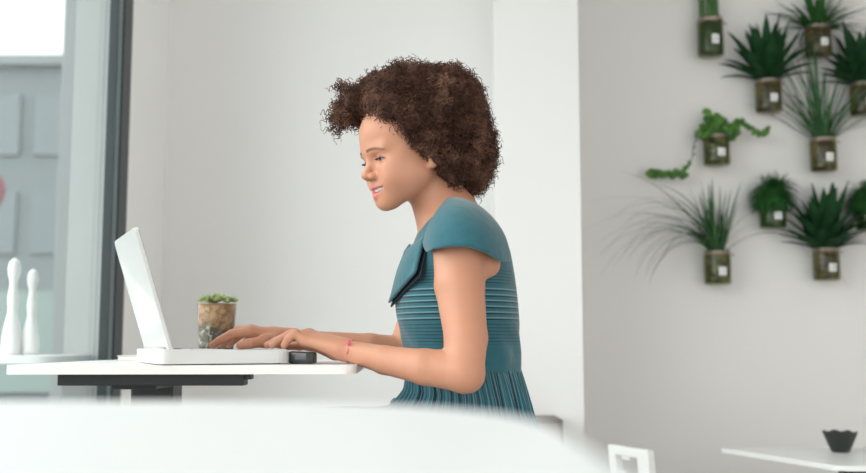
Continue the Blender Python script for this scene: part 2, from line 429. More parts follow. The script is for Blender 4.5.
def f_fern(n=1000, L=.105, drop=3.0):
    def f(bm, z):
        for k in range(n):
            a = R(0, 2 * PI); el = math.radians(R(5, 88))
            d = (math.cos(a) * math.cos(el), math.sin(a) * math.cos(el) * .7 - .12, math.sin(el))
            add_leaf(bm, (R(-.03, .03), R(-.03, .02), z + .016), d, (0, 0, 1), L * R(.75, 1.1), .0055, drop * R(.7, 1.2), 8, .3, 1)
    return f
def round_leaf(bm, c, nrm, r):
    nrm = Vector(nrm).normalized(); a = nrm.orthogonal().normalized(); b_ = nrm.cross(a); ph = R(0, 6.28)
    vs = []
    for k in range(10):
        t = 2 * PI * k / 10 + ph; rr = r * (1 if k % 2 else .80) * (1.1 if k < 5 else .95)
        vs.append(bm.verts.new(Vector(c) + a * math.cos(t) * rr + b_ * math.sin(t) * rr - nrm * .12 * r))
    m_ = bm.verts.new(Vector(c) + nrm * .10 * r)
    for k in range(10): bm.faces.new((vs[k], vs[(k + 1) % 10], m_))
def f_ivy(bm, z):
    for k in range(130):
        a = R(0, 2 * PI); rr = R(0, .075); h = R(-.015, .085) * (1 - (rr / .085) ** 2)
        c = (rr * math.cos(a) * 1.1, rr * math.sin(a) * .55 - .01, z + h)
        round_leaf(bm, c, (R(-.6, .6), -1 + R(-.3, .3), R(-.1, .9)), R(.010, .017))
    for k in range(8): round_leaf(bm, (-.02 + R(-.02, .02), R(-.02, .02), z + R(.05, .105)), (R(-.4, .4), -1, R(0, .8)), R(.012, .018))
    for k in range(44):
        t = k / 43; round_leaf(bm, (.05 + .145 * t + R(-.006, .006), -.02 + R(-.012, .012), z + .03 - .0 * t + .022 * math.sin(t * 6) + R(-.010, .010)), (R(-.5, .5), -1, R(0, .8)), R(.009, .015) * (1 - .25 * t))
def ivy_trail(t, z):
    bm = bmesh.new()
    q = [(-.03, -.01, z), (-.062, -.005, z + .01), (-.085, .0, z - .03), (-.088, .01, z - .075), (-.105, .015, z - .115), (-.14, .02, z - .14), (-.20, .02, z - .150), (-.255, .02, z - .138)]
    pts = []
    for a, b_ in zip(q, q[1:]):
        for k in range(5): pts.append(Vector(a).lerp(Vector(b_), k / 5))
    add_tube(bm, pts, .0018, 5)
    for a in pts[8:24:3]: round_leaf(bm, a + Vector((R(-.008, .008), -.005, 0)), (R(-.5, .5), -1, .3), R(.004, .008))
    bm_obj('trailing_vine', bm, M['stem'], t, True)
    bm = bmesh.new()
    for k in range(46):
        t_ = k / 45; p0 = Vector(q[5]).lerp(Vector(q[7]), t_) + Vector((.02 * (1 - t_), 0, 0))
        round_leaf(bm, p0 + Vector((R(-.004, .004), R(-.02, .005), R(-.012, .014))), (R(-.5, .5), -1, R(-.2, .9)), R(.009, .0135))
    for k in range(10): round_leaf(bm, (-.125 + .03 * k / 10, .01, z - .13 + .004 * k + R(-.006, .006)), (R(-.5, .5), -1, .4), .008)
    bm_obj('trailing_leaves', bm, M['leaf_ivy'], t, True)
def f_bamboo(bm, z):
    for k, (x, y) in enumerate(((-.024, 0), (-.009, -.014), (.007, -.010), (.022, -.004), (.0, .014), (.03, .012), (-.03, .014))):
        pts = []; rr = []
        for j in range(31):
            h = j / 30 * .34; pts.append((x + .01 * (h) * (k - 3) * .2, y, z - .10 + h)); rr.append(.0072 if j % 6 else .0085)
        add_tube(bm, pts, rr, 8)
    for k in range(30):
        a = R(0, 6.28); add_leaf(bm, (R(-.02, .02), 0, z + .24), (math.cos(a), math.sin(a) * .5 - .1, .8), (0, 0, 1), R(.08, .13), .014, 1., 6)
planter(711, 18, 57, 'jar of green bamboo stems, highest and leftmost on the wall', 'water', f_bamboo, M['bamboo'])
planter(769, 79, 113, 'jar with a dark broad-leaved rosette directly right of the bamboo jar', 'soil', f_rosette(46, .235, .042, .82, .55), M['leaf_dark'])
planter(819, 25, 57, 'jar with arching palm-like fronds at the top edge above the grass jar', 'soil', f_grass(130, .19, .011, 1.35, 1.3), M['leaf_mid'])
planter(864, 82, 116, 'jar with a dark leaf rosette cut by the right edge, upper of the two there', 'soil', f_rosette(44, .225, .044, .95, .45), M['leaf_dark'])
planter(717, 134, 166, 'jar with bright green round-leaved ivy and a long trailing vine', 'roots', f_ivy, M['leaf_ivy'], ivy_trail)
planter(824, 137, 172, 'jar with upright strappy grass below the palm-like one', 'soil', f_grass(60, .38, .0105, 1.0, 1.2), M['leaf_grass'])
planter(773, 197, 229, 'jar topped by a fluffy round mound of fine fern', 'water', f_fern(), M['leaf_fern'])
planter(827, 247, 281, 'lowest jar on the right, with a wide dark pointed-leaf rosette', 'soil', f_rosette(52, .235, .042, .88, .5), M['leaf_dark'])
planter(870, 200, 231, 'jar with a fluffy fern cut by the right edge, lower of the two there', 'water', f_fern(900, .10), M['leaf_fern'])
def f_spider(bm, z):
    for k in range(46):
        a = R(0, 6.28); d = (R(-.35, .28), R(-.25, .08), 1)
        add_leaf(bm, (.02 * math.cos(a), .02 * math.sin(a), z - .01), d, (0, 0, 1), R(.16, .30), R(.008, .013), R(.0, .35), 12, .3, 1)
    for k in range(40):      # long arching blades, most falling to the left
        s_ = -1 if k < 35 else 1
        add_leaf(bm, (R(-.02, .02), R(-.02, .02), z - .01), (s_ * R(.28, .9), R(-.25, .0), 1), (0, 0, 1), R(.32, .58), R(.006, .0105), R(1.3, 2.8), 22, .3, 1)
planter(718, 250, 285, 'lowest jar on the left, with long thin blades arching far to the left', 'roots', f_spider, M['leaf_grass'])

# ================================================================== RIGHT TABLE, BOWL, CHAIR, CABINET
t = thing('cafe_table', 'low white table by the grey wall with a black leg, under the black bowl', 'table', (1.4, 3.0, 0)); o0 = (1.4, 3.0, 0)
bm = bmesh.new(); prism(bm, rounded([(1.115, 2.81), (2.1, 2.72), (2.1, 3.3), (.925, 3.30)], [.03, .02, .02, .03]), .736, .75); bevel_all(bm, .003)
bm_obj('table_top', bm, M['white'], t, False, o0)
bm = bmesh.new(); add_box(bm, 1.165, 1.45, 2.87, 2.93, .70, .736); add_box(bm, 1.20, 1.38, 2.88, 2.92, .03, .70, .005); bm_obj('leg', bm, M['black'], t, False, o0)
box('foot', 1.15, 1.75, 2.80, 3.1, 0, .03, M['black'], t, .006, o0)
bm = bmesh.new(); add_box(bm, 1.7, 1.76, 3.0, 3.06, .03, .736, .005); bm_obj('leg', bm, M['black'], t, False, o0)
# crumple-rimmed bowl
q = at(840.5, 449.5, 3.16)
bm = bmesh.new(); seg = 60; rings = []
prof = [(0.0, .004, 0), (.026, .0, 0), (.030, .002, 0), (.038, .020, .3), (.048, .045, .6), (.056, .066, 1), (.057, .070, 1), (.054, .068, 1), (.044, .042, .6), (.030, .014, .2), (0, .010, 0)]
for r, z, k_ in prof:
    ring = []
    for k in range(seg):
        a = 2 * PI * k / seg; f_ = 1 + .03 * k_ * math.cos(8 * a); zz = z + .003 * k_ * math.cos(8 * a + .6) * (1 if z > .05 else .3)
        ring.append(bm.verts.new((r * f_ * math.cos(a), r * f_ * math.sin(a), zz)))
    rings.append(ring)
for a, b_ in zip(rings, rings[1:]):
    for k in range(seg): bm.faces.new((a[k], a[(k + 1) % seg], b_[(k + 1) % seg], b_[k]))
bmesh.ops.remove_doubles(bm, verts=bm.verts, dist=1e-5)
o = bm_obj('bowl', bm, M['bowl'], None, True); o.scale = (.92, .92, .88); o.location = (q.x, q.y, .7505); props(o, 'small black bowl with a wavy rim on the low white table', 'bowl')
# white chair with cut-out back
A = Vector((.530, 2.93, 0)); B_ = Vector((.608, 2.76, 0)); ang = math.atan2(B_.y - A.y, B_.x - A.x); W = (B_ - A).length
t = thing('white_chair', 'white wooden chair with a T-shaped slot in its back, before the grey wall', 'chair', A, ang)
def lean(bm, k=.10):    # back leans away (local -y), flares towards the floor
    for v in bm.verts: v.co.y += (v.co.z - .45) * k
bm = bmesh.new()
add_box(bm, 0, W, -.012, .012, .772, .798, .004)
add_box(bm, .0, .035, -.012, .012, .44, .775, .003); add_box(bm, W - .05, W, -.012, .012, .44, .775, .003)
add_box(bm, .03, .075, -.010, .010, .44, .728, .002); add_box(bm, W - .085, W - .045, -.010, .010, .44, .728, .002)
add_box(bm, .06, .10, -.009, .009, .762, .775, .002)
lean(bm, -.06); bm_obj('backrest', bm, M['chair'], t)
box('seat', -.02, W + .02, -.02, .36, .42, .445, M['chair'], t, .008)
for x, y in ((.0, .0), (W - .03, .0), (.0, .32), (W - .03, .32)):
    box('leg', x, x + .03, y, y + .03, 0, .42, M['chair'], t, .004)
# low wooden cabinet against the column
zc = at(500, 420, 3.1).z; xr = at(563, 420, 3.1).x
t = thing('wooden_cabinet', 'low brown wooden cabinet at the foot of the white column', 'cabinet', (.2, 3.2, 0)); o0 = (.2, 3.2, 0)
box('body', -.02, xr - .01, 3.12, 3.29, .04, zc - .012, M['wood'], t, .003, o0)
box('top_board', -.03, xr, 3.10, 3.295, zc - .012, zc, M['wood_dark'], t, .002, o0)
box('side_panel', xr - .012, xr, 3.105, 3.29, .0, zc - .012, M['wood_dark'], t, .001, o0)
box('door', .0, .19, 3.108, 3.12, .08, zc - .04, M['wood'], t, .002, o0); box('door', .195, xr - .02, 3.108, 3.12, .08, zc - .04, M['wood'], t, .002, o0)

# ================================================================== FOREGROUND TABLE
ZT = 1.05
t = thing('near_table', 'white high table close to the viewer, blurred across the bottom', 'table', (-.5, .2, 0)); o0 = (-.5, .2, 0)
bm = bmesh.new(); prism(bm, rounded([(-.92, -.35), (.060, -.35), (.057, .690), (-.92, .695)], [.02, .02, .24, .02], 14), 1.028, ZT); bevel_all(bm, .004)
bm_obj('table_top', bm, M['white_near'], t, False, o0)
box('pedestal', -.54, -.42, .08, .2, .03, 1.028, M['black'], t, .005, o0); box('foot', -.75, -.2, -.12, .4, 0, .03, M['black'], t, .008, o0)
# ================================================================== LAPTOP TABLE
t = thing('bar_table', 'white high table on a black pedestal, under the laptop', 'table', (-.46, 2.0, 0)); o0 = (-.46, 2.0, 0)
zt = ZT
P0 = at(0, 372, 1.72); P1 = at(356, 364, 1.76); P2 = at(366, 361, 1.95)
bm = bmesh.new()
prism(bm, rounded([(-.745, 1.726), (-.134, 1.755), (-.150, 2.28), (-.735, 2.28)], [.05, .03, .03, .05], 8), 1.0345, zt); bevel_all(bm, .0025)
top = bm_obj('table_top', bm, [M['white'], M['edge']], t, False, o0)
for p in top.data.polygons:
    if abs(p.normal.z) < .5: p.material_index = 1
xa = at(57, 380, 1.80).x; xb = at(244, 380, 1.80).x
box('support_rail', xa, xb, 1.80, 1.84, 1.0345 - .022, 1.0345, M['black'], t, .002, o0)
box('rail_clip', xb + .002, xb + .012, 1.80, 1.83, 1.0345 - .011, 1.0345, M['black'], t, .001, o0)
x0 = at(131, 390, 1.96).x; x1 = at(173, 390, 1.96).x
box('cross_rail', x0, x1, 1.84, 2.2, 1.004, 1.026, M['black'], t, .002, o0)
box('pedestal', x0, x1, 1.955, 2.035, .03, 1.012, M['black'], t, .005, o0)
box('base_plate', x0 - .17, x1 + .17, 1.82, 2.2, 0, .03, M['black'], t, .008, o0)
# ================================================================== LAPTOP
hn = Vector((-.470, 1.728, zt)); d1 = Vector((.24, .1095, 0)).normalized(); d2 = Vector((-d1.y, d1.x, 0))   # d1 towards the typist, d2 away from viewer
angl = math.atan2(d1.y, d1.x); LW = .280; LD = .238; LT = .0285
t = thing('laptop', 'open white laptop on the high table, under the woman\'s hands', 'laptop', (hn.x, hn.y, zt), angl)
bm = bmesh.new()
prism(bm, rounded([(0, 0), (LD, 0), (LD, LW), (0, LW)], [.022, .035, .035, .022], 8), .002, LT)
for v in bm.verts:      # slightly wedge shaped, thinner under the wrists
    if v.co.z > .01: v.co.z -= .0045 * max(0, v.co.x / LD) ** 2 + .002 * (1 - min(1, max(0, v.co.x + .012) / .05))
bevel_all(bm, .006, 4)
bm_obj('base', bm, M['laptop'], t, False)
bm = bmesh.new()
for i in range(5):
    for j in range(13):
        y = .022 + j * .019; x = .042 + i * .019
        if i == 4 and 3 < j < 9: continue
        add_box(bm, x, x + .016, y, y + .016, LT - .006, LT + .0005 - .0006 * i)
bm_obj('keyboard', bm, M['keys'], t)
box('touchpad', .155, .215, .10, .19, LT - .008, LT - .0032, M['keys'], t, .001)
# lid, tilted back
lb = at(167, 351, 1.73); lt = at(136, 228, 1.73)
ll = d1 * (lt - lb).dot(d1) + Vector((0, 0, 1)) * (lt.z - lb.z)
tl = math.atan2(-(lt - lb).x / d1.x, lt.z - lb.z); H = math.hypot((lt - lb).x / d1.x, lt.z - lb.z)
bm = bmesh.new()
LWl = LW - .006
prism(bm, rounded([(0, 0), (H, 0), (H, LWl), (0, LWl)], [.004, .016, .016, .004], 6), -.0075, 0); bevel_all(bm, .0018, 2)
# local x->up along lid, z-> normal
Ml = Matrix.Translation((.018, .003, LT - .005)) @ Matrix.Rotation(-(PI / 2 + tl), 4, 'Y')
me_t = Ml
bmesh.ops.transform(bm, matrix=Ml, verts=bm.verts)
lid = bm_obj('lid', bm, M['laptop'], t)
bm = bmesh.new(); add_box(bm, .012, H - .012, .012, LWl - .012, -.0084, -.0074); bmesh.ops.transform(bm, matrix=Ml, verts=bm.verts)
bm_obj('screen', bm, M['screen'], lid)
bm = bmesh.new(); add_box(bm, .006, H - .006, -.0012, .0005, -.0074, -.0058); bmesh.ops.transform(bm, matrix=Ml, verts=bm.verts)
bm_obj('edge_seam', bm, M['laptop_edge'], lid)
bm = bmesh.new(); add_tube(bm, [(.016, .03, LT - .004), (.016, LW - .03, LT - .004)], .007, 12); bm_obj('hinge', bm, M['laptop_edge'], t, True)
for x, y in ((.02, .02), (.21, .02), (.02, LW - .02), (.21, LW - .02)):
    box('rubber_foot', x - .008, x + .008, y - .008, y + .008, 0, .003, M['black_plastic'], t, .001)
# black case right of the laptop, under the wrist
ca = at(288, 356, 1.86); cb = at(316, 356, 1.86)
t = thing('black_case', 'black rounded case lying beside the laptop under the wrist', 'case', (cb.x, cb.y, zt)); o0 = (cb.x, cb.y, zt)
bm = bmesh.new(); add_box(bm, ca.x, cb.x, 1.826, 1.868, zt, zt + .0235, .009, 4)
for v in bm.verts: v.co.y += (v.co.x - cb.x) * -.35; v.co.z = zt + (v.co.z - zt) * (1 - max(0, (v.co.x - cb.x + .05)) * 1.6)
bm_obj('case_body', bm, M['black_plastic'], t, False, o0)
bm = bmesh.new(); add_box(bm, cb.x - .014, cb.x + .001, 1.822, 1.868, zt + .001, zt + .0215, .004, 3); bm_obj('end_cap', bm, M['black'], t, False, o0)
# notebook
na = at(118, 356, 2.12); nb = at(176, 356, 2.12)
t = thing('notebook', 'thin cream notebook lying flat behind the laptop lid', 'notebook', (na.x, 2.12, zt)); o0 = (na.x, 2.12, zt)
box('pages', na.x, nb.x, 2.12, 2.25, zt + .0015, zt + .010, M['paper'], t, .001, o0)
box('cover', na.x - .002, nb.x, 2.118, 2.252, zt + .010, zt + .0118, M['laptop'], t, .0005, o0); box('cover', na.x - .002, nb.x, 2.118, 2.252, zt, zt + .0015, M['laptop'], t, .0005, o0)
# ================================================================== TUMBLER WITH SUCCULENTS
Yp = 2.14; pc = at(216.5, 330, Yp); ph = at(216.5, 303, Yp).z - zt; pr = 19.0 / F * Yp
t = thing('succulent_glass', 'glass tumbler of layered soil with pale green succulents behind the laptop', 'potted plant', (pc.x, Yp, zt))
bm = bmesh.new(); add_lathe(bm, [(0, .002), (pr * .86, 0), (pr * .90, .004), (pr * 1.03, ph), (pr * .98, ph), (pr * .85, .008), (0, .008)], 40, cap=False); bm_obj('glass', bm, M['tumbler'], t, True)
def wob(bm, z0, amp):
    for v in bm.verts:
        if abs(v.co.z - z0) < 1e-4: v.co.z += amp * math.sin(3 * math.atan2(v.co.y, v.co.x) + 1.2)
z1 = ph * .56
bm = bmesh.new(); add_lathe(bm, [(0, .009), (pr * .87, .009), (pr * .925, z1), (0, z1)], 48, cap=False); wob(bm, z1, .005); bm_obj('lower_soil', bm, M['soil_low'], t, True)
bm = bmesh.new(); add_lathe(bm, [(0, z1), (pr * .93, z1), (pr * .975, ph - .004), (pr * .9, ph - .002), (0, ph)], 48, cap=False); wob(bm, z1, .005); bm_obj('upper_soil', bm, M['soil_top'], t, True)
bm = bmesh.new()
for k in range(46):
    a = R(0, 6.28); rr = pr * math.sqrt(R(0, 1)) * 1.03; cx_, cy_ = rr * math.cos(a), rr * math.sin(a)
    cz = ph - .002 + .010 * (1 - (rr / pr) ** 2) + R(0, .004)
    for j in range(13):
        aa = 2.4 * j; el = math.radians(75 - 5 * j)
        add_leaf(bm, (cx_, cy_, cz), (math.cos(aa) * math.cos(el), math.sin(aa) * math.cos(el), math.sin(el)), (0, 0, 1), R(.009, .0125), .0055, .2, 4, .5)
bm_obj('succulents', bm, M['leaf_pale'], t, True)

# ================================================================== SDF SCULPTING
def smin(a, b_, k):
    h = np.clip(.5 + .5 * (b_ - a) / k, 0, 1); return b_ * (1 - h) + a * h - k * h * (1 - h)
def smax(a, b_, k): return -smin(-a, -b_, k)
def cone(P, a, b_, ra, rb):
    a = np.asarray(a, float); b_ = np.asarray(b_, float); ba = b_ - a; pa = P - a
    h = np.clip((pa @ ba) / max(ba @ ba, 1e-12), 0, 1)
    return np.linalg.norm(pa - h[:, None] * ba, axis=1) - (ra + (rb - ra) * h)
def ell(P, c, r):
    q = (P - np.asarray(c, float)); r = np.asarray(r, float)
    k0 = np.linalg.norm(q / r, axis=1); k1 = np.linalg.norm(q / (r * r), axis=1)
    return np.where(k1 < 1e-9, -r.min(), k0 * (k0 - 1) / np.maximum(k1, 1e-9))
def surface_nets(sdf, lo, hi, h):
    """sparse evaluation of a signed distance on a grid, then naive surface nets"""
    lo = np.array(lo, float); hi = np.array(hi, float); B = 8
    n = (np.ceil((hi - lo) / h / B).astype(int)) * B
    nb = n // B
    g = np.stack(np.meshgrid(*[np.arange(k) for k in nb], indexing='ij'), -1).reshape(-1, 3)
    cen = lo + (g + .5) * B * h
    dc = np.concatenate([sdf(c) for c in np.array_split(cen, max(1, len(cen) // 60000))])
    near = np.abs(dc) < B * h * .87 * 1.35 + 2 * h
    V = np.repeat(np.repeat(np.repeat(dc.reshape(nb), B, 0), B, 1), B, 2).astype(np.float32)
    off = np.stack(np.meshgrid(np.arange(B), np.arange(B), np.arange(B), indexing='ij'), -1).reshape(-1, 3)
    gi = g[near]
    for ch in np.array_split(gi, max(1, len(gi) // 200)):
        I = (ch[:, None, :] * B + off[None]).reshape(-1, 3)
        V[I[:, 0], I[:, 1], I[:, 2]] = sdf(lo + I * h)
    ins = V < 0
    cnt = np.zeros(tuple(np.array(V.shape) - 1), np.int8)
    sl = [slice(0, -1), slice(1, None)]
    for a in (0, 1):
        for b_ in (0, 1):
            for c in (0, 1): cnt += ins[sl[a], sl[b_], sl[c]]
    cells = np.argwhere((cnt > 0) & (cnt < 8))
    idx = np.full(cnt.shape, -1, np.int32); idx[cells[:, 0], cells[:, 1], cells[:, 2]] = np.arange(len(cells))
    cor = [(a, b_, c) for a in (0, 1) for b_ in (0, 1) for c in (0, 1)]
    val = np.stack([V[cells[:, 0] + a, cells[:, 1] + b_, cells[:, 2] + c] for a, b_, c in cor], 1)
    pos = np.zeros((len(cells), 3)); num = np.zeros(len(cells))
    for i, ca_ in enumerate(cor):
        for j, cb_ in enumerate(cor):
            if j <= i or sum(abs(x - y) for x, y in zip(ca_, cb_)) != 1: continue
            m_ = (val[:, i] < 0) != (val[:, j] < 0)
            t_ = val[:, i] / np.where(m_, val[:, i] - val[:, j], 1)
            q_ = np.array(ca_) + t_[:, None] * (np.array(cb_) - np.array(ca_))
            pos[m_] += q_[m_]; num[m_] += 1
    verts = lo + (cells + pos / num[:, None]) * h
    quads = []
    for ax in range(3):
        o1, o2 = [(1, 2), (2, 0), (0, 1)][ax]
        s0 = [slice(None)] * 3; s1 = [slice(None)] * 3; s0[ax] = slice(0, -1); s1[ax] = slice(1, None)
        e = ins[tuple(s0)] != ins[tuple(s1)]
        E = np.argwhere(e); E = E[(E[:, o1] > 0) & (E[:, o2] > 0)]
        E = E[(E[:, o1] < cnt.shape[o1]) & (E[:, o2] < cnt.shape[o2])]
        def cid(d1_, d2_):
            q_ = E.copy(); q_[:, o1] -= d1_; q_[:, o2] -= d2_; return idx[q_[:, 0], q_[:, 1], q_[:, 2]]
        Q = np.stack([cid(1, 1), cid(0, 1), cid(0, 0), cid(1, 0)], 1)
        fl = ins[E[:, 0], E[:, 1], E[:, 2]]
        Q[~fl] = Q[~fl][:, ::-1]; quads.append(Q[(Q >= 0).all(1)])
    return verts, np.concatenate(quads)
def np_mesh(name, V, Q):
    me = bpy.data.meshes.new(name); k = Q.shape[1]
    me.vertices.add(len(V)); me.vertices.foreach_set('co', np.asarray(V, np.float32).ravel())
    me.loops.add(Q.size); me.loops.foreach_set('vertex_index', Q.astype(np.int32).ravel())
    me.polygons.add(len(Q)); me.polygons.foreach_set('loop_start', np.arange(0, Q.size, k, dtype=np.int32))
    me.update(calc_edges=True); me.validate(); return me

# ================================================================== THE WOMAN
PO = Vector((.11, 1.95, .0))
person = thing('person', 'woman with curly brown hair in a teal dress typing on a laptop', 'person', PO)
HY = 1.93
HO = at(412, 157.5, HY); yaw = math.radians(26); pit = math.radians(13)
fw = Vector((-math.cos(yaw) * math.cos(pit), -math.sin(yaw) * math.cos(pit), -math.sin(pit)))
sd = Vector((math.sin(yaw), -math.cos(yaw), 0))              # towards the viewer: her left side
uh = -(fw.cross(sd)) if fw.cross(sd).z < 0 else fw.cross(sd)
HM = np.array([fw, sd, uh])                                  # rows: world -> head local
HO_ = np.array(HO)
def hw(f_, s_, u_): return HO + fw * f_ + sd * s_ + uh * u_
def head_sdf(P):
    q = (P - HO_) @ HM.T
    m_ = q.copy(); m_[:, 1] = np.abs(m_[:, 1])
    d = ell(m_, (-.006, 0, .048), (.094, .074, .080))
    d = smin(d, ell(m_, (.037, 0, .046), (.054, .060, .052)), .03)
    d = smin(d, ell(m_, (.036, 0, -.014), (.052, .061, .064)), .03)
    d = smin(d, cone(m_, (.010, .048, -.038), (.066, .016, -.074), .018, .014), .03)
    d = smin(d, ell(m_, (.040, .038, -.030), (.030, .026, .030)), .03)
    d = smin(d, ell(m_, (.074, 0, -.078), (.016, .020, .014)), .018)
    d = smin(d, ell(m_, (.062, 0, -.050), (.029, .038, .030)), .02)
    d = smin(d, ell(m_, (.058, .040, -.010), (.021, .021, .020)), .02)
    d = smin(d, ell(m_, (.064, .036, -.034), (.020, .020, .020)), .015)       # smiling cheek
    d = smin(d, cone(m_, (.086, .010, .022), (.075, .046, .024), .0075, .007), .016)    # brow ridge
    d = smax(d, -ell(m_, (.096, .034, .003), (.014, .016, .010)), .012)
    d = smin(d, cone(m_, (.0845, 0, .010), (.1040, 0, -.019), .0062, .0072), .010)
    d = smin(d, ell(m_, (.1045, 0, -.0205), (.0080, .0085, .0075)), .006)
    d = smin(d, ell(m_, (.0950, .0118, -.0245), (.0088, .0068, .0068)), .006)
    d = smax(d, -ell(m_, (.0985, .0065, -.0325), (.0045, .0035, .0035)), .002)
    # eyelids
    ec = np.array((.0720, .034, .0035)); eb = np.linalg.norm(m_ - ec, axis=1)
    up = (m_ - ec) @ np.array((-.12, 0, 1.)) ; lowp = (m_ - ec) @ np.array((.15, 0, -1.))
    lid_u = smax(eb - .0140, -(up - .0010), .0012); lid_l = smax(eb - .0135, -(lowp - .0035), .0015)
    d = smin(d, lid_u, .0035); d = smin(d, lid_l, .004)
    d = smax(d, -(eb - .0118), .001)
    # mouth, drawn wide in a smile
    d = smin(d, cone(m_, (.0935, .000, -.0450), (.0780, .034, -.0445), .0050, .0024), .005)
    d = smin(d, cone(m_, (.0915, .000, -.0630), (.0780, .033, -.0475), .0068, .0024), .005)
    mc = m_.copy(); mc[:, 2] -= np.abs(m_[:, 1]) ** 2 * 5.0
    d = smax(d, -ell(mc, (.0930, 0, -.0530), (.0175, .0330, .0046)), .002)
    # ear
    e = ell(m_, (-.008, .073, -.008), (.011, .0055, .021))
    e = smax(e, -ell(m_, (-.004, .079, .002), (.009, .005, .016)), .004)
    e = smin(e, ell(m_, (-.003, .073, -.026), (.008, .0055, .008)), .006)
    d = smin(d, e, .006)
    return d
def V3(px, py, Y): return np.array(at(px, py, Y))
TY = math.radians(8)
RINGS = [  # py, front px, back px, half width
 (205, 434, 468, .050), (215, 427, 484, .105), (230, 419, 497, .150), (250, 411, 507, .158), (272, 402, 512, .152),
 (292, 396, 515, .150), (312, 397, 517, .142), (330, 401, 518, .134), (350, 406, 518, .126), (373, 409, 519, .122), (400, 408, 520, .132), (425, 410, 522, .140)]
TYC = 1.95
def ring_geo(py, x0, x1, b_):
    c = at((x0 + x1) / 2, py, TYC); wdt = (x1 - x0) / 2 / F * TYC
    a = math.sqrt(max(wdt ** 2 - (b_ * math.sin(TY)) ** 2, .02 ** 2)) / math.cos(TY)
    return c, a, b_
RG = [ring_geo(*r) for r in RINGS]
rz = np.array([g[0].z for g in RG])[::-1]; rcx = np.array([g[0].x for g in RG])[::-1]; ra_ = np.array([g[1] for g in RG])[::-1]; rb_ = np.array([g[2] for g in RG])[::-1]
def torso_sdf(P):
    z = np.clip(P[:, 2], rz[0], rz[-1])
    cx_ = np.interp(z, rz, rcx); a = np.interp(z, rz, ra_) - .012; b_ = np.interp(z, rz, rb_) - .012
    dx = P[:, 0] - cx_; dy = P[:, 1] - TYC
    lx = dx * math.cos(TY) + dy * math.sin(TY); ly = -dx * math.sin(TY) + dy * math.cos(TY)
    k = np.sqrt((lx / a) ** 2 + (ly / b_) ** 2); d = (k - 1) * np.minimum(a, b_) * .9
    dz = np.maximum(P[:, 2] - (rz[-1] - .01), (rz[0] + .0) - P[:, 2])
    return smax(d, dz, .02)
SHN = V3(460, 232, 1.815); SHF = V3(452, 236, 2.085)
ELN = V3(463, 371, 1.735); ELF = V3(404, 353, 2.06)
WRN = V3(345, 350, 1.845); WRF = V3(292, 339, 2.02)
def arms_sdf(P):
    k_ = .006
    d = cone(P, SHN, V3(459.5, 285, 1.785), .051, .0445)
    d = smin(d, cone(P, V3(459.5, 285, 1.785), V3(466, 338, 1.755), .0445, .0375), k_)
    d = smin(d, cone(P, V3(466, 338, 1.755), ELN, .0375, .0365), k_)
    d = smin(d, cone(P, V3(468, 377, 1.738), V3(468, 377, 1.738), .0265, .0265), .01)
    d = smin(d, cone(P, ELN, V3(425, 367, 1.75), .0365, .0310), k_)
    d = smin(d, cone(P, V3(425, 367, 1.75), V3(385, 360, 1.79), .0310, .0252), k_)
    d = smin(d, cone(P, V3(385, 360, 1.79), WRN, .0252, .0185), k_)
    d = smin(d, cone(P, V3(484, 262, 1.825), V3(484, 262, 1.825), .029, .029), .02)
    e = cone(P, SHF, V3(425, 300, 2.08), .048, .042)
    e = smin(e, cone(P, V3(425, 300, 2.08), ELF, .042, .034), k_)
    e = smin(e, cone(P, ELF, V3(370, 348, 2.04), .034, .029), k_)
    e = smin(e, cone(P, V3(370, 348, 2.04), WRF, .029, .0180), k_)
    return np.minimum(d, e)
def neck_sdf(P):
    d = cone(P, V3(430, 182, 1.945), V3(446, 222, 1.95), .050, .054)
    d = smin(d, cone(P, V3(452, 218, 1.95), SHN + np.array((0, .03, 0)), .042, .040), .04)
    d = smin(d, cone(P, V3(452, 218, 1.95), SHF - np.array((0, .03, 0)), .042, .040), .04)
    return d
# hands: wrist, direction to knuckles, lateral direction (pinky -> index), finger tips given one by one
HANDS = []
def hand(W, K, lat, tips, zt_, thumb, s=1.):
    W = Vector(W); K = Vector(K); lat = Vector(lat).normalized(); prims = []; nails = []
    fwd = (K - W).normalized(); upv = fwd.cross(lat); upv = upv if upv.z > 0 else -upv
    offs = (-.031, -.0105, .0105, .031); lens = (.82, .97, 1.04, .96)
    kn = []
    for o_, l_ in zip(offs, lens):
        k_ = K + lat * o_ + fwd * (.082 * (l_ - 1)) * .5 - upv * (abs(o_) ** 2 * 6); kn.append(k_)
        w_ = W + lat * o_ * .45 + fwd * .008
        prims.append(('p', w_, k_, .0150, .0105))
    prims.append(('p', W, W.lerp(K, .5), .0165, .0135))
    for k_, tp, l_ in zip(kn, tips, lens):
        tp = Vector(tp); L = .078 * l_ * s
        # three phalanges with the middle joint raised
        v = tp - k_; dist = v.length
        p1, p2, p3 = L * .46, L * .31, L * .23
        h1 = max(0, (L - dist)) * .7
        upz = Vector((0, 0, 1))
        m1 = k_ + v * .46 + upz * (.008 + h1 * .55); m2 = k_ + v * .79 + upz * (.004 + h1 * .35)
        prims += [('f0', k_, m1, .0102, .0088), ('f', m1, m2, .0088, .0078), ('f', m2, tp, .0078, .0066)]
        nails.append((m2, tp))
    t0, t1, t2, t3 = [Vector(x) for x in thumb]
    prims += [('p', t0, t1, .0150, .0125), ('t', t1, t2, .0115, .0098), ('t', t2, t3, .0098, .0078)]
    nails.append((t2, t3))
    HANDS.append(prims); return nails
zk = zt + LT - .001
def lp(x, y, z=.0): # laptop-local to world
    return hn + d1 * x + d2 * y + Vector((0, 0, z + LT - .003))
KN = Vector(V3(308, 335, 1.885))
latN = Vector((.25, 1, .10))
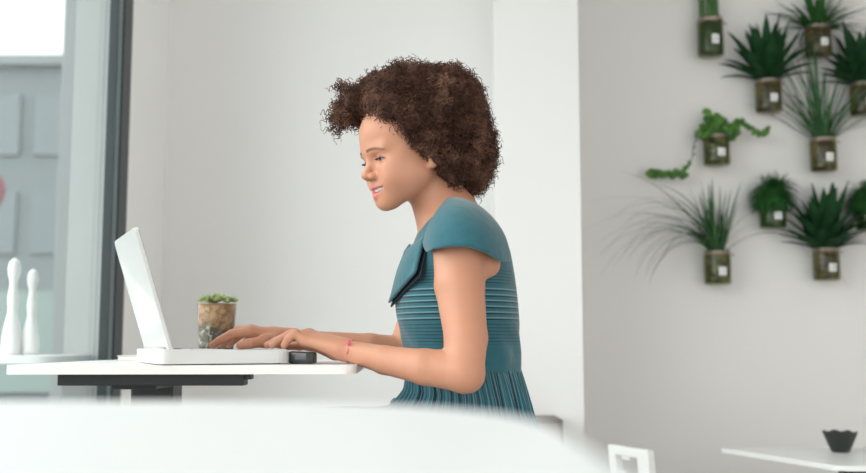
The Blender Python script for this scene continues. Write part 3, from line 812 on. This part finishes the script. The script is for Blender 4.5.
tipsN = [Vector((V3(284, 347, 1.850))), Vector(V3(272, 346, 1.872)), Vector(V3(267, 345.5, 1.905)), Vector(V3(271, 345.5, 1.945))]
for v in tipsN: v.z = zk + .0062
n1 = hand(WRN, KN, latN, tipsN, zk, [WRN + np.array((-.02, .018, -.004)), V3(314, 344, 1.93), V3(300, 345.5, 1.955), V3(288, 346, 1.965)])
KF = Vector(V3(254, 331, 1.995))
latF = Vector((-.20, -1, .10))
tipsF = [Vector(V3(243, 345, 2.045)), Vector(V3(229, 345, 2.025)), Vector(V3(222, 345, 1.995)), Vector(V3(212, 345, 1.962))]
for v in tipsF: v.z = zk + .0062
n2 = hand(WRF, KF, latF, tipsF, zk, [WRF + np.array((-.018, -.016, -.003)), V3(265, 341, 1.95), V3(250, 343.5, 1.925), V3(240, 345.5, 1.915)])
def hands_sdf(P):
    out = np.full(len(P), 1.)
    for pr_ in HANDS:
        palm = None; fing = []
        for kind, a, b_, r1, r2 in pr_:
            d = cone(P, a, b_, r1, r2)
            if kind == 'p': palm = d if palm is None else smin(palm, d, .012)
            elif kind == 'f0': fing.append(d)
            elif kind == 'f': fing[-1] = smin(fing[-1], d, .003)
            elif kind == 't':
                if len(fing) == 4: fing.append(d)
                else: fing[-1] = smin(fing[-1], d, .003)
        f_ = fing[0]
        for g_ in fing[1:]: f_ = smin(f_, g_, .0012)
        out = np.minimum(out, smin(palm, f_, .008))
    return out
HBOX = (np.array((-.48, 1.80, 1.03)), np.array((-.12, 2.10, 1.16)))
def body_sdf(P):
    d = smin(torso_sdf(P), neck_sdf(P), .03)
    d = smin(d, arms_sdf(P), .022)
    hm = (np.linalg.norm(P - HO_, axis=1) < .24)
    if hm.any():
        # blend head and neck with a soft crease
        d[hm] = smin(d[hm], head_sdf(P[hm]), .018)
    m_ = ((P > HBOX[0] - .04) & (P < HBOX[1] + .04)).all(1)
    if m_.any(): d[m_] = smin(d[m_], hands_sdf(P[m_]), .010)
    return d
VB, QB = surface_nets(body_sdf, (-.50, 1.66, .90), (.34, 2.20, 1.60), .0023)
# legs and feet (under the table), coarser
def legs_sdf(P):
    d = np.full(len(P), 1.)
    for s_ in (-1, 1):
        hip = (.04, 1.95 + s_ * .070, .870); kn = (-.33, 1.95 + s_ * .085, .866); an = (-.26, 1.95 + s_ * .08, .46); to = (-.42, 1.95 + s_ * .10, .42)
        d = np.minimum(d, smin(smin(cone(P, hip, kn, .066, .050), cone(P, kn, an, .050, .036), .02), cone(P, an, to, .036, .022), .02))
    return smin(d, ell(P, (.05, 1.95, .895), (.085, .12, .085)), .03)
VL, QL = surface_nets(legs_sdf, (-.55, 1.70, .35), (.30, 2.20, 1.06), .007)
me = np_mesh('body', np.concatenate([VB, VL]), np.concatenate([QB, QL + len(VB)]))
# lip tint
q = (np.concatenate([VB, VL]) - HO_) @ HM.T; s_ = np.abs(q[:, 1])
lip = np.minimum(np.linalg.norm((q - np.array((.0935, 0, -.0430))) / np.array((1, 1, 1)), axis=1), 9)
up_c = np.clip(cone(np.stack([q[:, 0], s_, q[:, 2]], 1), (.0955, 0, -.0447), (.0790, .034, -.0445), .0052, .0026) / .0012, -1, 1)
lo_c = np.clip(cone(np.stack([q[:, 0], s_, q[:, 2]], 1), (.0940, 0, -.0627), (.0790, .033, -.0475), .0072, .0028) / .0012, -1, 1)
tint = np.clip(.5 - .5 * np.minimum(up_c, lo_c), 0, 1) * .8
blush = np.exp(-(((q[:, 0] - .065) / .02) ** 2 + ((s_ - .040) / .018) ** 2 + ((q[:, 2] + .022) / .016) ** 2)) * .18
tint = np.maximum(tint, blush)
at_ = me.attributes.new('tint', 'FLOAT', 'POINT'); at_.data.foreach_set('value', tint.astype(np.float32))
me.transform(Matrix.Translation(-PO)); body = link('body', me, M['skin'], person, True)
# face details
def add_ball(bm, c, r, seg=24):
    bmesh.ops.create_uvsphere(bm, u_segments=seg, v_segments=seg // 2, radius=r, matrix=Matrix.Translation(c))
for s_ in (1, -1):
    ec = hw(.0720, .034 * s_, .0035)
    bm = bmesh.new(); add_ball(bm, ec, .0120); ey = bm_obj('eye', bm, M['eye'], person, True, PO)
    g = (fw * 1 + uh * -.30 + sd * (-.02 if s_ > 0 else -.02)).normalized()
    bm = bmesh.new(); bmesh.ops.create_cone(bm, cap_ends=True, segments=24, radius1=.0060, radius2=.0035, depth=.0016, matrix=Matrix.Translation(ec + g * .0116) @ g.to_track_quat('Z', 'Y').to_matrix().to_4x4())
    bm_obj('iris', bm, M['iris'], ey, True, PO)
    # upper lash line
    bm = bmesh.new()
    for k in range(19):
        a = math.radians(-62 + 124 * k / 18)
        dirn = fw * math.cos(a) + sd * math.sin(a)
        p0 = ec + dirn * .0136 + uh * (.0026 - .0025 * abs(math.sin(a)) ** 2)
        add_tube(bm, [p0, p0 + dirn * .0035 + uh * -.0010, p0 + dirn * .0065 - uh * .0006], [.0007, .0005, .0002], 4)
    add_tube(bm, [ec + (fw * math.cos(a) + sd * math.sin(a)) * .0142 + uh * (.0024 - .0025 * abs(math.sin(a)) ** 2) for a in [math.radians(-66 + 132 * k / 14) for k in range(15)]], .0008, 5)
    bm_obj('eyelashes', bm, M['lash'], person, True, PO)
    bm = bmesh.new()
    for k in range(150):
        t_ = k / 149; sx = .012 + .040 * t_; p0 = hw(.097 - .5 * max(0, sx - .012) ** 2 * 18, sx * s_, .0235 + .0030 * math.sin(PI * min(1, t_ * 1.1)) - .003 * t_ + R(-.0019, .0019) * (1 - .65 * t_))
        # project on the skin
        for it in range(12):
            dd = float(head_sdf(np.array([p0]))[0]); p0 = p0 - fw * (dd - .0004)
        dv = (sd * s_ * .8 + uh * (.5 - .8 * t_) - fw * .35).normalized()
        add_tube(bm, [p0, p0 + dv * .006], [.0009, .0003], 4)
    bm_obj('eyebrow', bm, M['brow'], person, True, PO)
bm = bmesh.new()      # upper row of teeth on an arc
for k in range(10):
    a = math.radians(-46 + 92 * k / 9); c = Vector((.0590 + .0275 * math.cos(a), .0330 * math.sin(a), 0))
    n_ = Vector((math.cos(a), math.sin(a), 0)); tn = Vector((-math.sin(a), math.cos(a), 0)); hh = .0046 if abs(k - 4.5) < 1 else .0040
    r_ = bmesh.ops.create_cube(bm, size=1)
    for v in r_['verts']:
        l_ = c + tn * v.co.x * .0042 + n_ * v.co.y * .004
        v.co = hw(l_.x, l_.y, -.0500 + 5.0 * l_.y ** 2 + v.co.z * hh * 2)
bm_obj('teeth', bm, M['teeth'], person, False, PO)
for a, b_ in n1 + n2:      # fingernails
    bm = bmesh.new()
    dv = (b_ - a).normalized(); up_ = (Vector((0, 0, 1)) - dv * dv.z).normalized(); sx = dv.cross(up_)
    c = b_ + up_ * .0064 - dv * .0005
    vs = []
    for k in range(12):
        t_ = 2 * PI * k / 12; vs.append(bm.verts.new(c + dv * math.cos(t_) * .0050 + sx * math.sin(t_) * .0042 - up_ * (math.sin(t_) ** 2) * .0012))
    bm.faces.new(vs); nl = bm_obj('fingernail', bm, M['nail'], person, True, PO); solid(nl, .0008)
# ribbon bracelet on the near wrist
wdir = Vector(WRN - V3(385, 359, 1.79)).normalized(); wc = Vector(WRN) - wdir * .012
s1 = wdir.orthogonal().normalized(); s2 = wdir.cross(s1)
bm = bmesh.new(); add_tube(bm, [wc + (s1 * math.cos(a) + s2 * math.sin(a)) * .0205 + wdir * .002 * math.sin(3 * a) for a in [2 * PI * k / 30 for k in range(31)]], .0019, 6)
kn_ = Vector(wc) + (Vector((0, -1, .5)).normalized()) * .0205
for e_ in ((-.004, -.006, -.014), (.006, -.006, -.012), (-.002, -.005, .010), (.006, -.004, .012)): add_tube(bm, [kn_, kn_ + Vector(e_) * .6 + Vector((0, -.003, 0)), kn_ + Vector(e_)], .0015, 5)
bm_obj('ribbon_bracelet', bm, M['band'], person, True, PO)

# ------------------------------------------------------------------ dress
RB = RG
NJ = 90; NI = 128
zz = np.linspace(rz[-1] - .002, rz[2] + .001, NJ)   # down to below the waist
def cub(z, xs, ys):     # smooth interpolation
    from bisect import bisect
    i = min(max(np.searchsorted(xs, z) - 1, 0), len(xs) - 2)
    x0, x1 = xs[i], xs[i + 1]; t_ = (z - x0) / (x1 - x0)
    m0 = (ys[i + 1] - ys[max(i - 1, 0)]) / (xs[i + 1] - xs[max(i - 1, 0)]); m1 = (ys[min(i + 2, len(xs) - 1)] - ys[i]) / (xs[min(i + 2, len(xs) - 1)] - xs[i])
    h = x1 - x0
    return (2 * t_ ** 3 - 3 * t_ ** 2 + 1) * ys[i] + (t_ ** 3 - 2 * t_ ** 2 + t_) * h * m0 + (-2 * t_ ** 3 + 3 * t_ ** 2) * ys[i + 1] + (t_ ** 3 - t_ ** 2) * h * m1
P = np.zeros((NJ, NI, 3)); U = np.zeros((NJ, NI, 2))
zw = float(at(465, 373, TYC).z)
for j, z in enumerate(zz):
    cxx, a, b_ = cub(z, rz, rcx), cub(z, rz, ra_), cub(z, rz, rb_)
    for i in range(NI):
        th = 2 * PI * i / NI; c_, s__ = math.cos(th), math.sin(th)
        lx, ly = a * c_, b_ * s__
        if z < zw + .10:      # soft folds above the waist
            fo = .003 * math.sin(9 * th + 2 * math.sin(z * 40)) * max(0, 1 - abs(z - zw - .04) / .06); lx += fo * c_; ly += fo * s__
        P[j, i] = (cxx + lx * math.cos(TY) - ly * math.sin(TY), TYC + lx * math.sin(TY) + ly * math.cos(TY), z)
        U[j, i] = (i / NI, z - zw)
me = grid_mesh('dress', P, U, True); me.transform(Matrix.Translation(-PO))
dress = link('dress', me, M['bodice'], person, True); solid(dress, .002, -1)
# skirt: rings that turn from the waist over the lap to the knees
waist_c = Vector((cub(zw + .006, rz, rcx), TYC, zw + .006)); wa, wb = cub(zw, rz, ra_) + .002, cub(zw, rz, rb_) + .002
hip_c = at(465.5, 405, TYC)
SK = [(waist_c, 0, wa, wb, .0), (at(466, 385, TYC), 3, 59 / F * TYC, .136, .35), (at(468, 400, TYC), 8, 62.5 / F * TYC, .150, .7), (at(466, 425, TYC), 16, 73 / F * TYC, .170, 1.),
      (Vector((.03, TYC, .900)), 38, .125, .195, 1.), (Vector((-.05, TYC, .875)), 66, .092, .200, 1.), (Vector((-.18, TYC, .872)), 86, .085, .205, 1.), (Vector((-.31, TYC, .868)), 90, .082, .215, 1.), (Vector((-.40, TYC, .86)), 92, .078, .222, 1.)]
NS = 60; NI = 512
P = np.zeros((NS, NI, 3)); U = np.zeros((NS, NI, 2))
ph_ = [R(0, 6.28) for _ in range(4)]
for j in range(NS):
    f_ = j / (NS - 1) * (len(SK) - 1); i0 = min(int(f_), len(SK) - 2); t_ = f_ - i0
    def ci(k_):   # catmull-rom over ring properties
        g = [SK[max(i0 - 1, 0)], SK[i0], SK[i0 + 1], SK[min(i0 + 2, len(SK) - 1)]]; g = [x[k_] for x in g]
        return (g[1] * 2 + (g[2] - g[0]) * t_ + (g[0] * 2 - g[1] * 5 + g[2] * 4 - g[3]) * t_ * t_ + (g[1] * 3 - g[0] - g[2] * 3 + g[3]) * t_ ** 3) * .5
    c = ci(0); tilt = math.radians(ci(1)); a = ci(2); b_ = ci(3); pl = max(0, ci(4))
    ax = Vector((math.cos(tilt), 0, math.sin(tilt)))     # forward axis swings: front of ring goes ... up at the lap
    ax = Vector((-math.cos(tilt), 0, math.sin(tilt)))
    for i in range(NI):
        th = 2 * PI * i / NI
        fo = math.sin(46 * th + 1.5 * math.sin(3 * th + ph_[0]) + .6 * math.sin(j * .1)); fo2 = math.sin(19 * th + ph_[1] + j * .02)
        off = pl * (.0050 * fo + .0042 * fo2) + (.0015 * fo * (1 - pl))
        p_ = c + ax * (a + off) * math.cos(th) + Vector((0, 1, 0)) * (b_ + off) * math.sin(th)
        if tilt > .5 and p_.z < .787: p_.z = .787 + (p_.z - .787) * .05
        P[j, i] = p_; U[j, i] = (i / NI, j / NS)
me = grid_mesh('skirt', P, U, True); me.transform(Matrix.Translation(-PO))
sk = link('skirt', me, M['skirt'], dress, True); solid(sk, .0015)
# cap sleeves
def sleeve(keys, sgn):
    """keys: list of (neck point, control, hem point) from front to back"""
    keys = [[Vector(k_) for k_ in kk] for kk in keys]; n = len(keys); NI_ = 41; NJ_ = 26
    P = np.zeros((NJ_, NI_, 3)); U = np.zeros((NJ_, NI_, 2))
    def cr(col, f_):
        i0 = min(int(f_), n - 2); t_ = f_ - i0; g = [keys[max(i0 - 1, 0)][col], keys[i0][col], keys[i0 + 1][col], keys[min(i0 + 2, n - 1)][col]]
        return (g[1] * 2 + (g[2] - g[0]) * t_ + (g[0] * 2 - g[1] * 5 + g[2] * 4 - g[3]) * t_ * t_ + (g[1] * 3 - g[0] - g[2] * 3 + g[3]) * t_ ** 3) * .5
    for i in range(NI_):
        f_ = i / (NI_ - 1) * (n - 1); a, b_, c = cr(0, f_), cr(1, f_), cr(2, f_)
        for j in range(NJ_):
            t_ = j / (NJ_ - 1); P[j, i] = a * (1 - t_) ** 2 + b_ * 2 * t_ * (1 - t_) + c * t_ * t_; U[j, i] = (i / NI_, .3 + t_ * .1)
    me = grid_mesh('cap_sleeve', P, U); me.transform(Matrix.Translation(-PO))
    o = link('cap_sleeve', me, M['cloth'], dress, True); solid(o, .003)
    # stitched hem
    bm = bmesh.new(); add_tube(bm, [P[-1, i] for i in range(NI_)], .0022, 6); bm_obj('sleeve_hem', bm, M['cloth'], o, True, PO) if False else bm.free()
KS = [  # neck, control, hem  (px, py, Y)
 ((425, 236, 1.865), (421, 245, 1.83), (427.5, 252, 1.80)),
 ((433, 219, 1.870), (424, 226, 1.775), (434, 249, 1.742)),
 ((441, 206, 1.880), (440, 205, 1.745), (452, 246.5, 1.722)),
 ((450, 198, 1.890), (462, 198, 1.735), (470, 247.5, 1.722)),
 ((463, 199, 1.900), (487, 204, 1.750), (486, 253, 1.742)),
 ((474, 203, 1.905), (503, 220, 1.790), (500, 261, 1.778)),
 ((483, 209, 1.920), (511, 232, 1.830), (509, 262, 1.825))]
sleeve([[at(*p) for p in k] for k in KS], 1)
KF_ = [[Vector((at(*p).x, 2 * TYC - p[2] - .01, at(*p).z)) for p in k] for k in KS]
sleeve(KF_, -1)
# yoke: cloth closing the shoulders between the sleeves and the neck at the back
# big folded lapel collar
def patch(name, quad, m, th, bulge, nn=14):
    """bilinear patch a-b-c-d with outward bulge"""
    a, b_, c, d = [Vector(at(*p)) for p in quad]; nrm = Vector((-.75, -.66, .1)).normalized()
    P = np.zeros((nn, nn, 3)); U = np.zeros((nn, nn, 2))
    for j in range(nn):
        for i in range(nn):
            u, v = i / (nn - 1), j / (nn - 1)
            p_ = a.lerp(b_, u).lerp(d.lerp(c, u), v) + nrm * bulge * math.sin(PI * u) * math.sin(PI * v)
            P[j, i] = p_; U[j, i] = (u, .3 + v * .02)
    me = grid_mesh(name, P, U); me.transform(Matrix.Translation(-PO)); o = link(name, me, m, dress, True); solid(o, th); return o
patch('collar', [(425, 236, 1.852), (405, 251, 1.915), (389, 303, 1.915), (415.5, 272, 1.805)], M['cloth'], .004, .010)
patch('collar_shade_strip', [(431, 233, 1.860), (407, 256, 1.918), (391, 307, 1.922), (420, 277, 1.808)], M['collar_shade'], .003, .008)  # dark sheet standing in for shadow beneath the collar flap
patch('collar', [(405, 251, 1.915), (410, 244, 2.03), (396, 290, 2.06), (389, 303, 1.915)], M['cloth'], .004, .006)
# collar stand round the neck
pts = []
for k in range(21):
    a = k / 20; px = 426 + 26 * a + 0; py = 236 - 37 * a ** .9
# ------------------------------------------------------------------ hair
blobs = [(440, 112, 1.95, .085, 1.20), (461, 146, 1.965, .064, 1.45), (464, 164, 1.975, .048, 1.5), (396, 96, 1.93, .050, 1.4), (374, 95, 1.94, .030, 1.3), (355, 104, 1.94, .032, 1.2), (347, 121, 1.94, .018, 1.2), (412, 88, 1.94, .042, 1.5), (450, 95, 1.96, .046, 1.6),
 (403, 112, 1.895, .034, 1.), (420, 126, 1.885, .038, 1.), (434, 148, 1.885, .034, 1.), (446, 166, 1.890, .030, 1.), (385, 106, 1.90, .028, 1.), (371, 109, 1.880, .017, 1.), (382, 110, 1.862, .020, 1.), (394, 116, 1.855, .022, 1.), (408, 130, 1.852, .022, 1.), (421, 146, 1.855, .020, 1.), (437, 160, 1.865, .020, 1.), (447, 176, 1.90, .024, 1.), (368, 112, 1.94, .020, 1.), (422, 148, 1.87, .022, 1.), (338, 128, 1.94, .014, 1.), (342, 84, 1.94, .013, 1.), (371, 75, 1.94, .014, 1.), (400, 69, 1.94, .016, 1.), (334, 112, 1.94, .014, 1.), (472, 176, 1.97, .030, 1.4), (477, 124, 1.96, .020, 1.3), (403, 112, 1.985, .034, 1.), (420, 126, 1.99, .038, 1.), (434, 148, 2.0, .034, 1.)]
BC = [(V3(a, b_, c), r, sy) for a, b_, c, r, sy in blobs]
def hair_vol(P, shrink=0.):
    d = np.full(len(P), 1.)
    for c, r, sy in BC:
        q_ = P - c; q_ = q_ * np.array((1, 1 / sy, 1)); d = smin(d, np.linalg.norm(q_, axis=1) - r + shrink, .02)
    return d
def face_zone(P):
    q_ = (P - HO_) @ HM.T
    pl = .78 * q_[:, 0] - .62 * q_[:, 2] - .024 + .0 * q_[:, 1]
    front = (q_[:, 0] > .100) & (q_[:, 2] > .050)
    ear = ((q_[:, 0] > -.010) & (q_[:, 2] < -.016) & (q_[:, 2] > -.06) & (np.abs(q_[:, 1]) > .03) & (q_[:, 0] < .05))
    return ((pl > 0) & ~front) | ear
def zone_sdf(P):
    q_ = (P - HO_) @ HM.T
    return -(.78 * q_[:, 0] - .62 * q_[:, 2] - .012)
def curlnoise(P):
    return (np.sin(P[:, 0] * 190 + 3 * np.sin(P[:, 2] * 90)) * np.sin(P[:, 1] * 170 + 2 * np.sin(P[:, 0] * 80)) * np.sin(P[:, 2] * 180 + 2 * np.sin(P[:, 1] * 110)))
def core_sdf(P):
    return smax(hair_vol(P, .009) + .006 * curlnoise(P), -zone_sdf(P), .008)
VH, QH = surface_nets(core_sdf, (-.25, 1.78, 1.28), (.22, 2.16, 1.72), .004)
hair_core = np_mesh('hair', VH, QH)
# curls: thousands of small helices combed outward
NCURL = 21000; NP_ = 16
cand = []
lo = np.array((-.25, 1.78, 1.28)); hi = np.array((.22, 2.16, 1.72))
need = NCURL
while need > 0:
    Q_ = lo + rng.random((120000, 3)) * (hi - lo)
    d = hair_vol(Q_); k = (d < -.004) & (d > -.034) & ~face_zone(Q_)
    cand.append(Q_[k]); need -= k.sum()
RT = np.concatenate(cand)[:NCURL]
e = .004
def grad(P, fn):
    g = np.stack([fn(P + np.eye(3)[i] * e) - fn(P - np.eye(3)[i] * e) for i in range(3)], 1); return g / np.maximum(np.linalg.norm(g, axis=1, keepdims=True), 1e-9)
G = grad(RT, hair_vol); rnd = rng.normal(size=RT.shape); D = G * 1. + rnd * .55; D[:, 2] -= .15
D /= np.linalg.norm(D, axis=1, keepdims=True)
A1 = np.cross(D, rng.normal(size=D.shape)); A1 /= np.linalg.norm(A1, axis=1, keepdims=True); A2 = np.cross(D, A1)
Ls = rng.uniform(.014, .030, NCURL); Rr = rng.uniform(.0028, .0060, NCURL); turns = rng.uniform(1.3, 3.0, NCURL); ph0 = rng.uniform(0, 6.28, NCURL)
fly = rng.random(NCURL) < .03; Ls[fly] *= 1.35
t_ = np.linspace(0, 1, NP_)
ang_ = ph0[:, None] + turns[:, None] * 2 * PI * t_[None]
CP = RT[:, None] + D[:, None] * (Ls[:, None] * t_[None])[..., None] + (A1[:, None] * np.cos(ang_)[..., None] + A2[:, None] * np.sin(ang_)[..., None]) * Rr[:, None, None]
CP[:, :, 2] -= (.10 * (Ls[:, None] * t_[None]) ** 1.0)
bad = face_zone(CP.reshape(-1, 3)).reshape(NCURL, NP_).sum(1) > 0
CP = CP[~bad]; n_c = len(CP)
T = np.gradient(CP, axis=1); T /= np.maximum(np.linalg.norm(T, axis=2, keepdims=True), 1e-9)
ref = np.array((.3, .5, .81)); S1 = np.cross(T, ref); S1 /= np.maximum(np.linalg.norm(S1, axis=2, keepdims=True), 1e-9); S2 = np.cross(T, S1)
rad = .00100 * (1 - .6 * t_ ** 2)
rv = []
for k in range(3):
    a = 2 * PI * k / 3; rv.append(CP + (S1 * math.cos(a) + S2 * math.sin(a)) * rad[None, :, None])
HV = np.stack(rv, 2).reshape(-1, 3)         # curl, point, corner
base = (np.arange(n_c)[:, None, None] * NP_ + np.arange(NP_ - 1)[None, :, None]) * 3
k3 = np.arange(3)[None, None]; k4 = (np.arange(3) + 1)[None, None] % 3
HQ = np.stack([base + k3, base + k4, base + 3 + k4, base + 3 + k3], -1).reshape(-1, 4)
me = np_mesh('hair', np.concatenate([VH, HV]), np.concatenate([QH, HQ + len(VH)]))
me.transform(Matrix.Translation(-PO)); link('hair', me, M['hair'], person, True)
# shoes
for s_ in (-1, 1):
    bm = bmesh.new(); add_box(bm, -.47, -.23, 1.95 + s_ * .09 - .042, 1.95 + s_ * .09 + .042, .352, .425, .025, 4); bm_obj('shoe', bm, M['shoe'], person, True, PO)
# bar stool under the woman
t = thing('bar_stool', 'wooden bar stool with a footrest that the woman sits on', 'stool', (.06, 1.95, 0)); o0 = (.06, 1.95, 0)
bm = bmesh.new(); add_lathe(bm, [(0, .745), (.17, .745), (.18, .752), (.18, .772), (.17, .782), (0, .782)], 40, (.06, 1.95, 0), cap=False); bm_obj('seat', bm, M['wood'], t, True, o0)
for sx in (-1, 1):
    for sy in (-1, 1):
        bm = bmesh.new(); add_tube(bm, [(.06 + sx * .10, 1.95 + sy * .10, .745), (.06 + sx * .17, 1.95 + sy * .17, 0)], .014, 10); bm_obj('leg', bm, M['wood'], t, True, o0)
bm = bmesh.new(); cs = [(.06 + sx * .14, 1.95 + sy * .14, .335) for sx, sy in ((-1, -1), (1, -1), (1, 1), (-1, 1), (-1, -1))]
for a, b_ in zip(cs, cs[1:]): add_tube(bm, [a, b_], .009, 8)
add_tube(bm, [(-.37, 1.84, .335), (-.37, 2.06, .335)], .009, 8)
for y in (1.84, 2.06): add_tube(bm, [(-.37, y, .335), (-.08, y, .335)], .009, 8)
bm_obj('footrest', bm, M['wood_dark'], t, True, o0)

# ================================================================== LIGHT
wd = bpy.data.worlds.new('sky'); sc.world = wd; wd.use_nodes = True
bg = wd.node_tree.nodes['Background']; bg.inputs['Color'].default_value = (1, .995, .985, 1); bg.inputs['Strength'].default_value = 1.28
def area(name, loc, rot, sx, sy, power, col=(1, 1, 1)):
    l = bpy.data.lights.new(name, 'AREA'); l.shape = 'RECTANGLE'; l.size = sx; l.size_y = sy; l.energy = power; l.color = col
    o = bpy.data.objects.new(name, l); C.objects.link(o); o.location = loc; o.rotation_euler = rot; return o
sl_ = bpy.data.lights.new('daylight', 'SUN'); sl_.energy = 2.35; sl_.angle = math.radians(75); sl_.color = (1, .985, .96)
so = bpy.data.objects.new('daylight', sl_); C.objects.link(so); so.rotation_euler = Vector((1, .42, -.45)).to_track_quat('-Z', 'Y').to_euler()
sv = sc.view_settings; sv.view_transform = 'Standard'; sv.look = 'None'; sv.gamma = 1; sv.use_curve_mapping = False
sv.exposure = .74
sc.cycles.max_bounces = 8; sc.cycles.transparent_max_bounces = 12
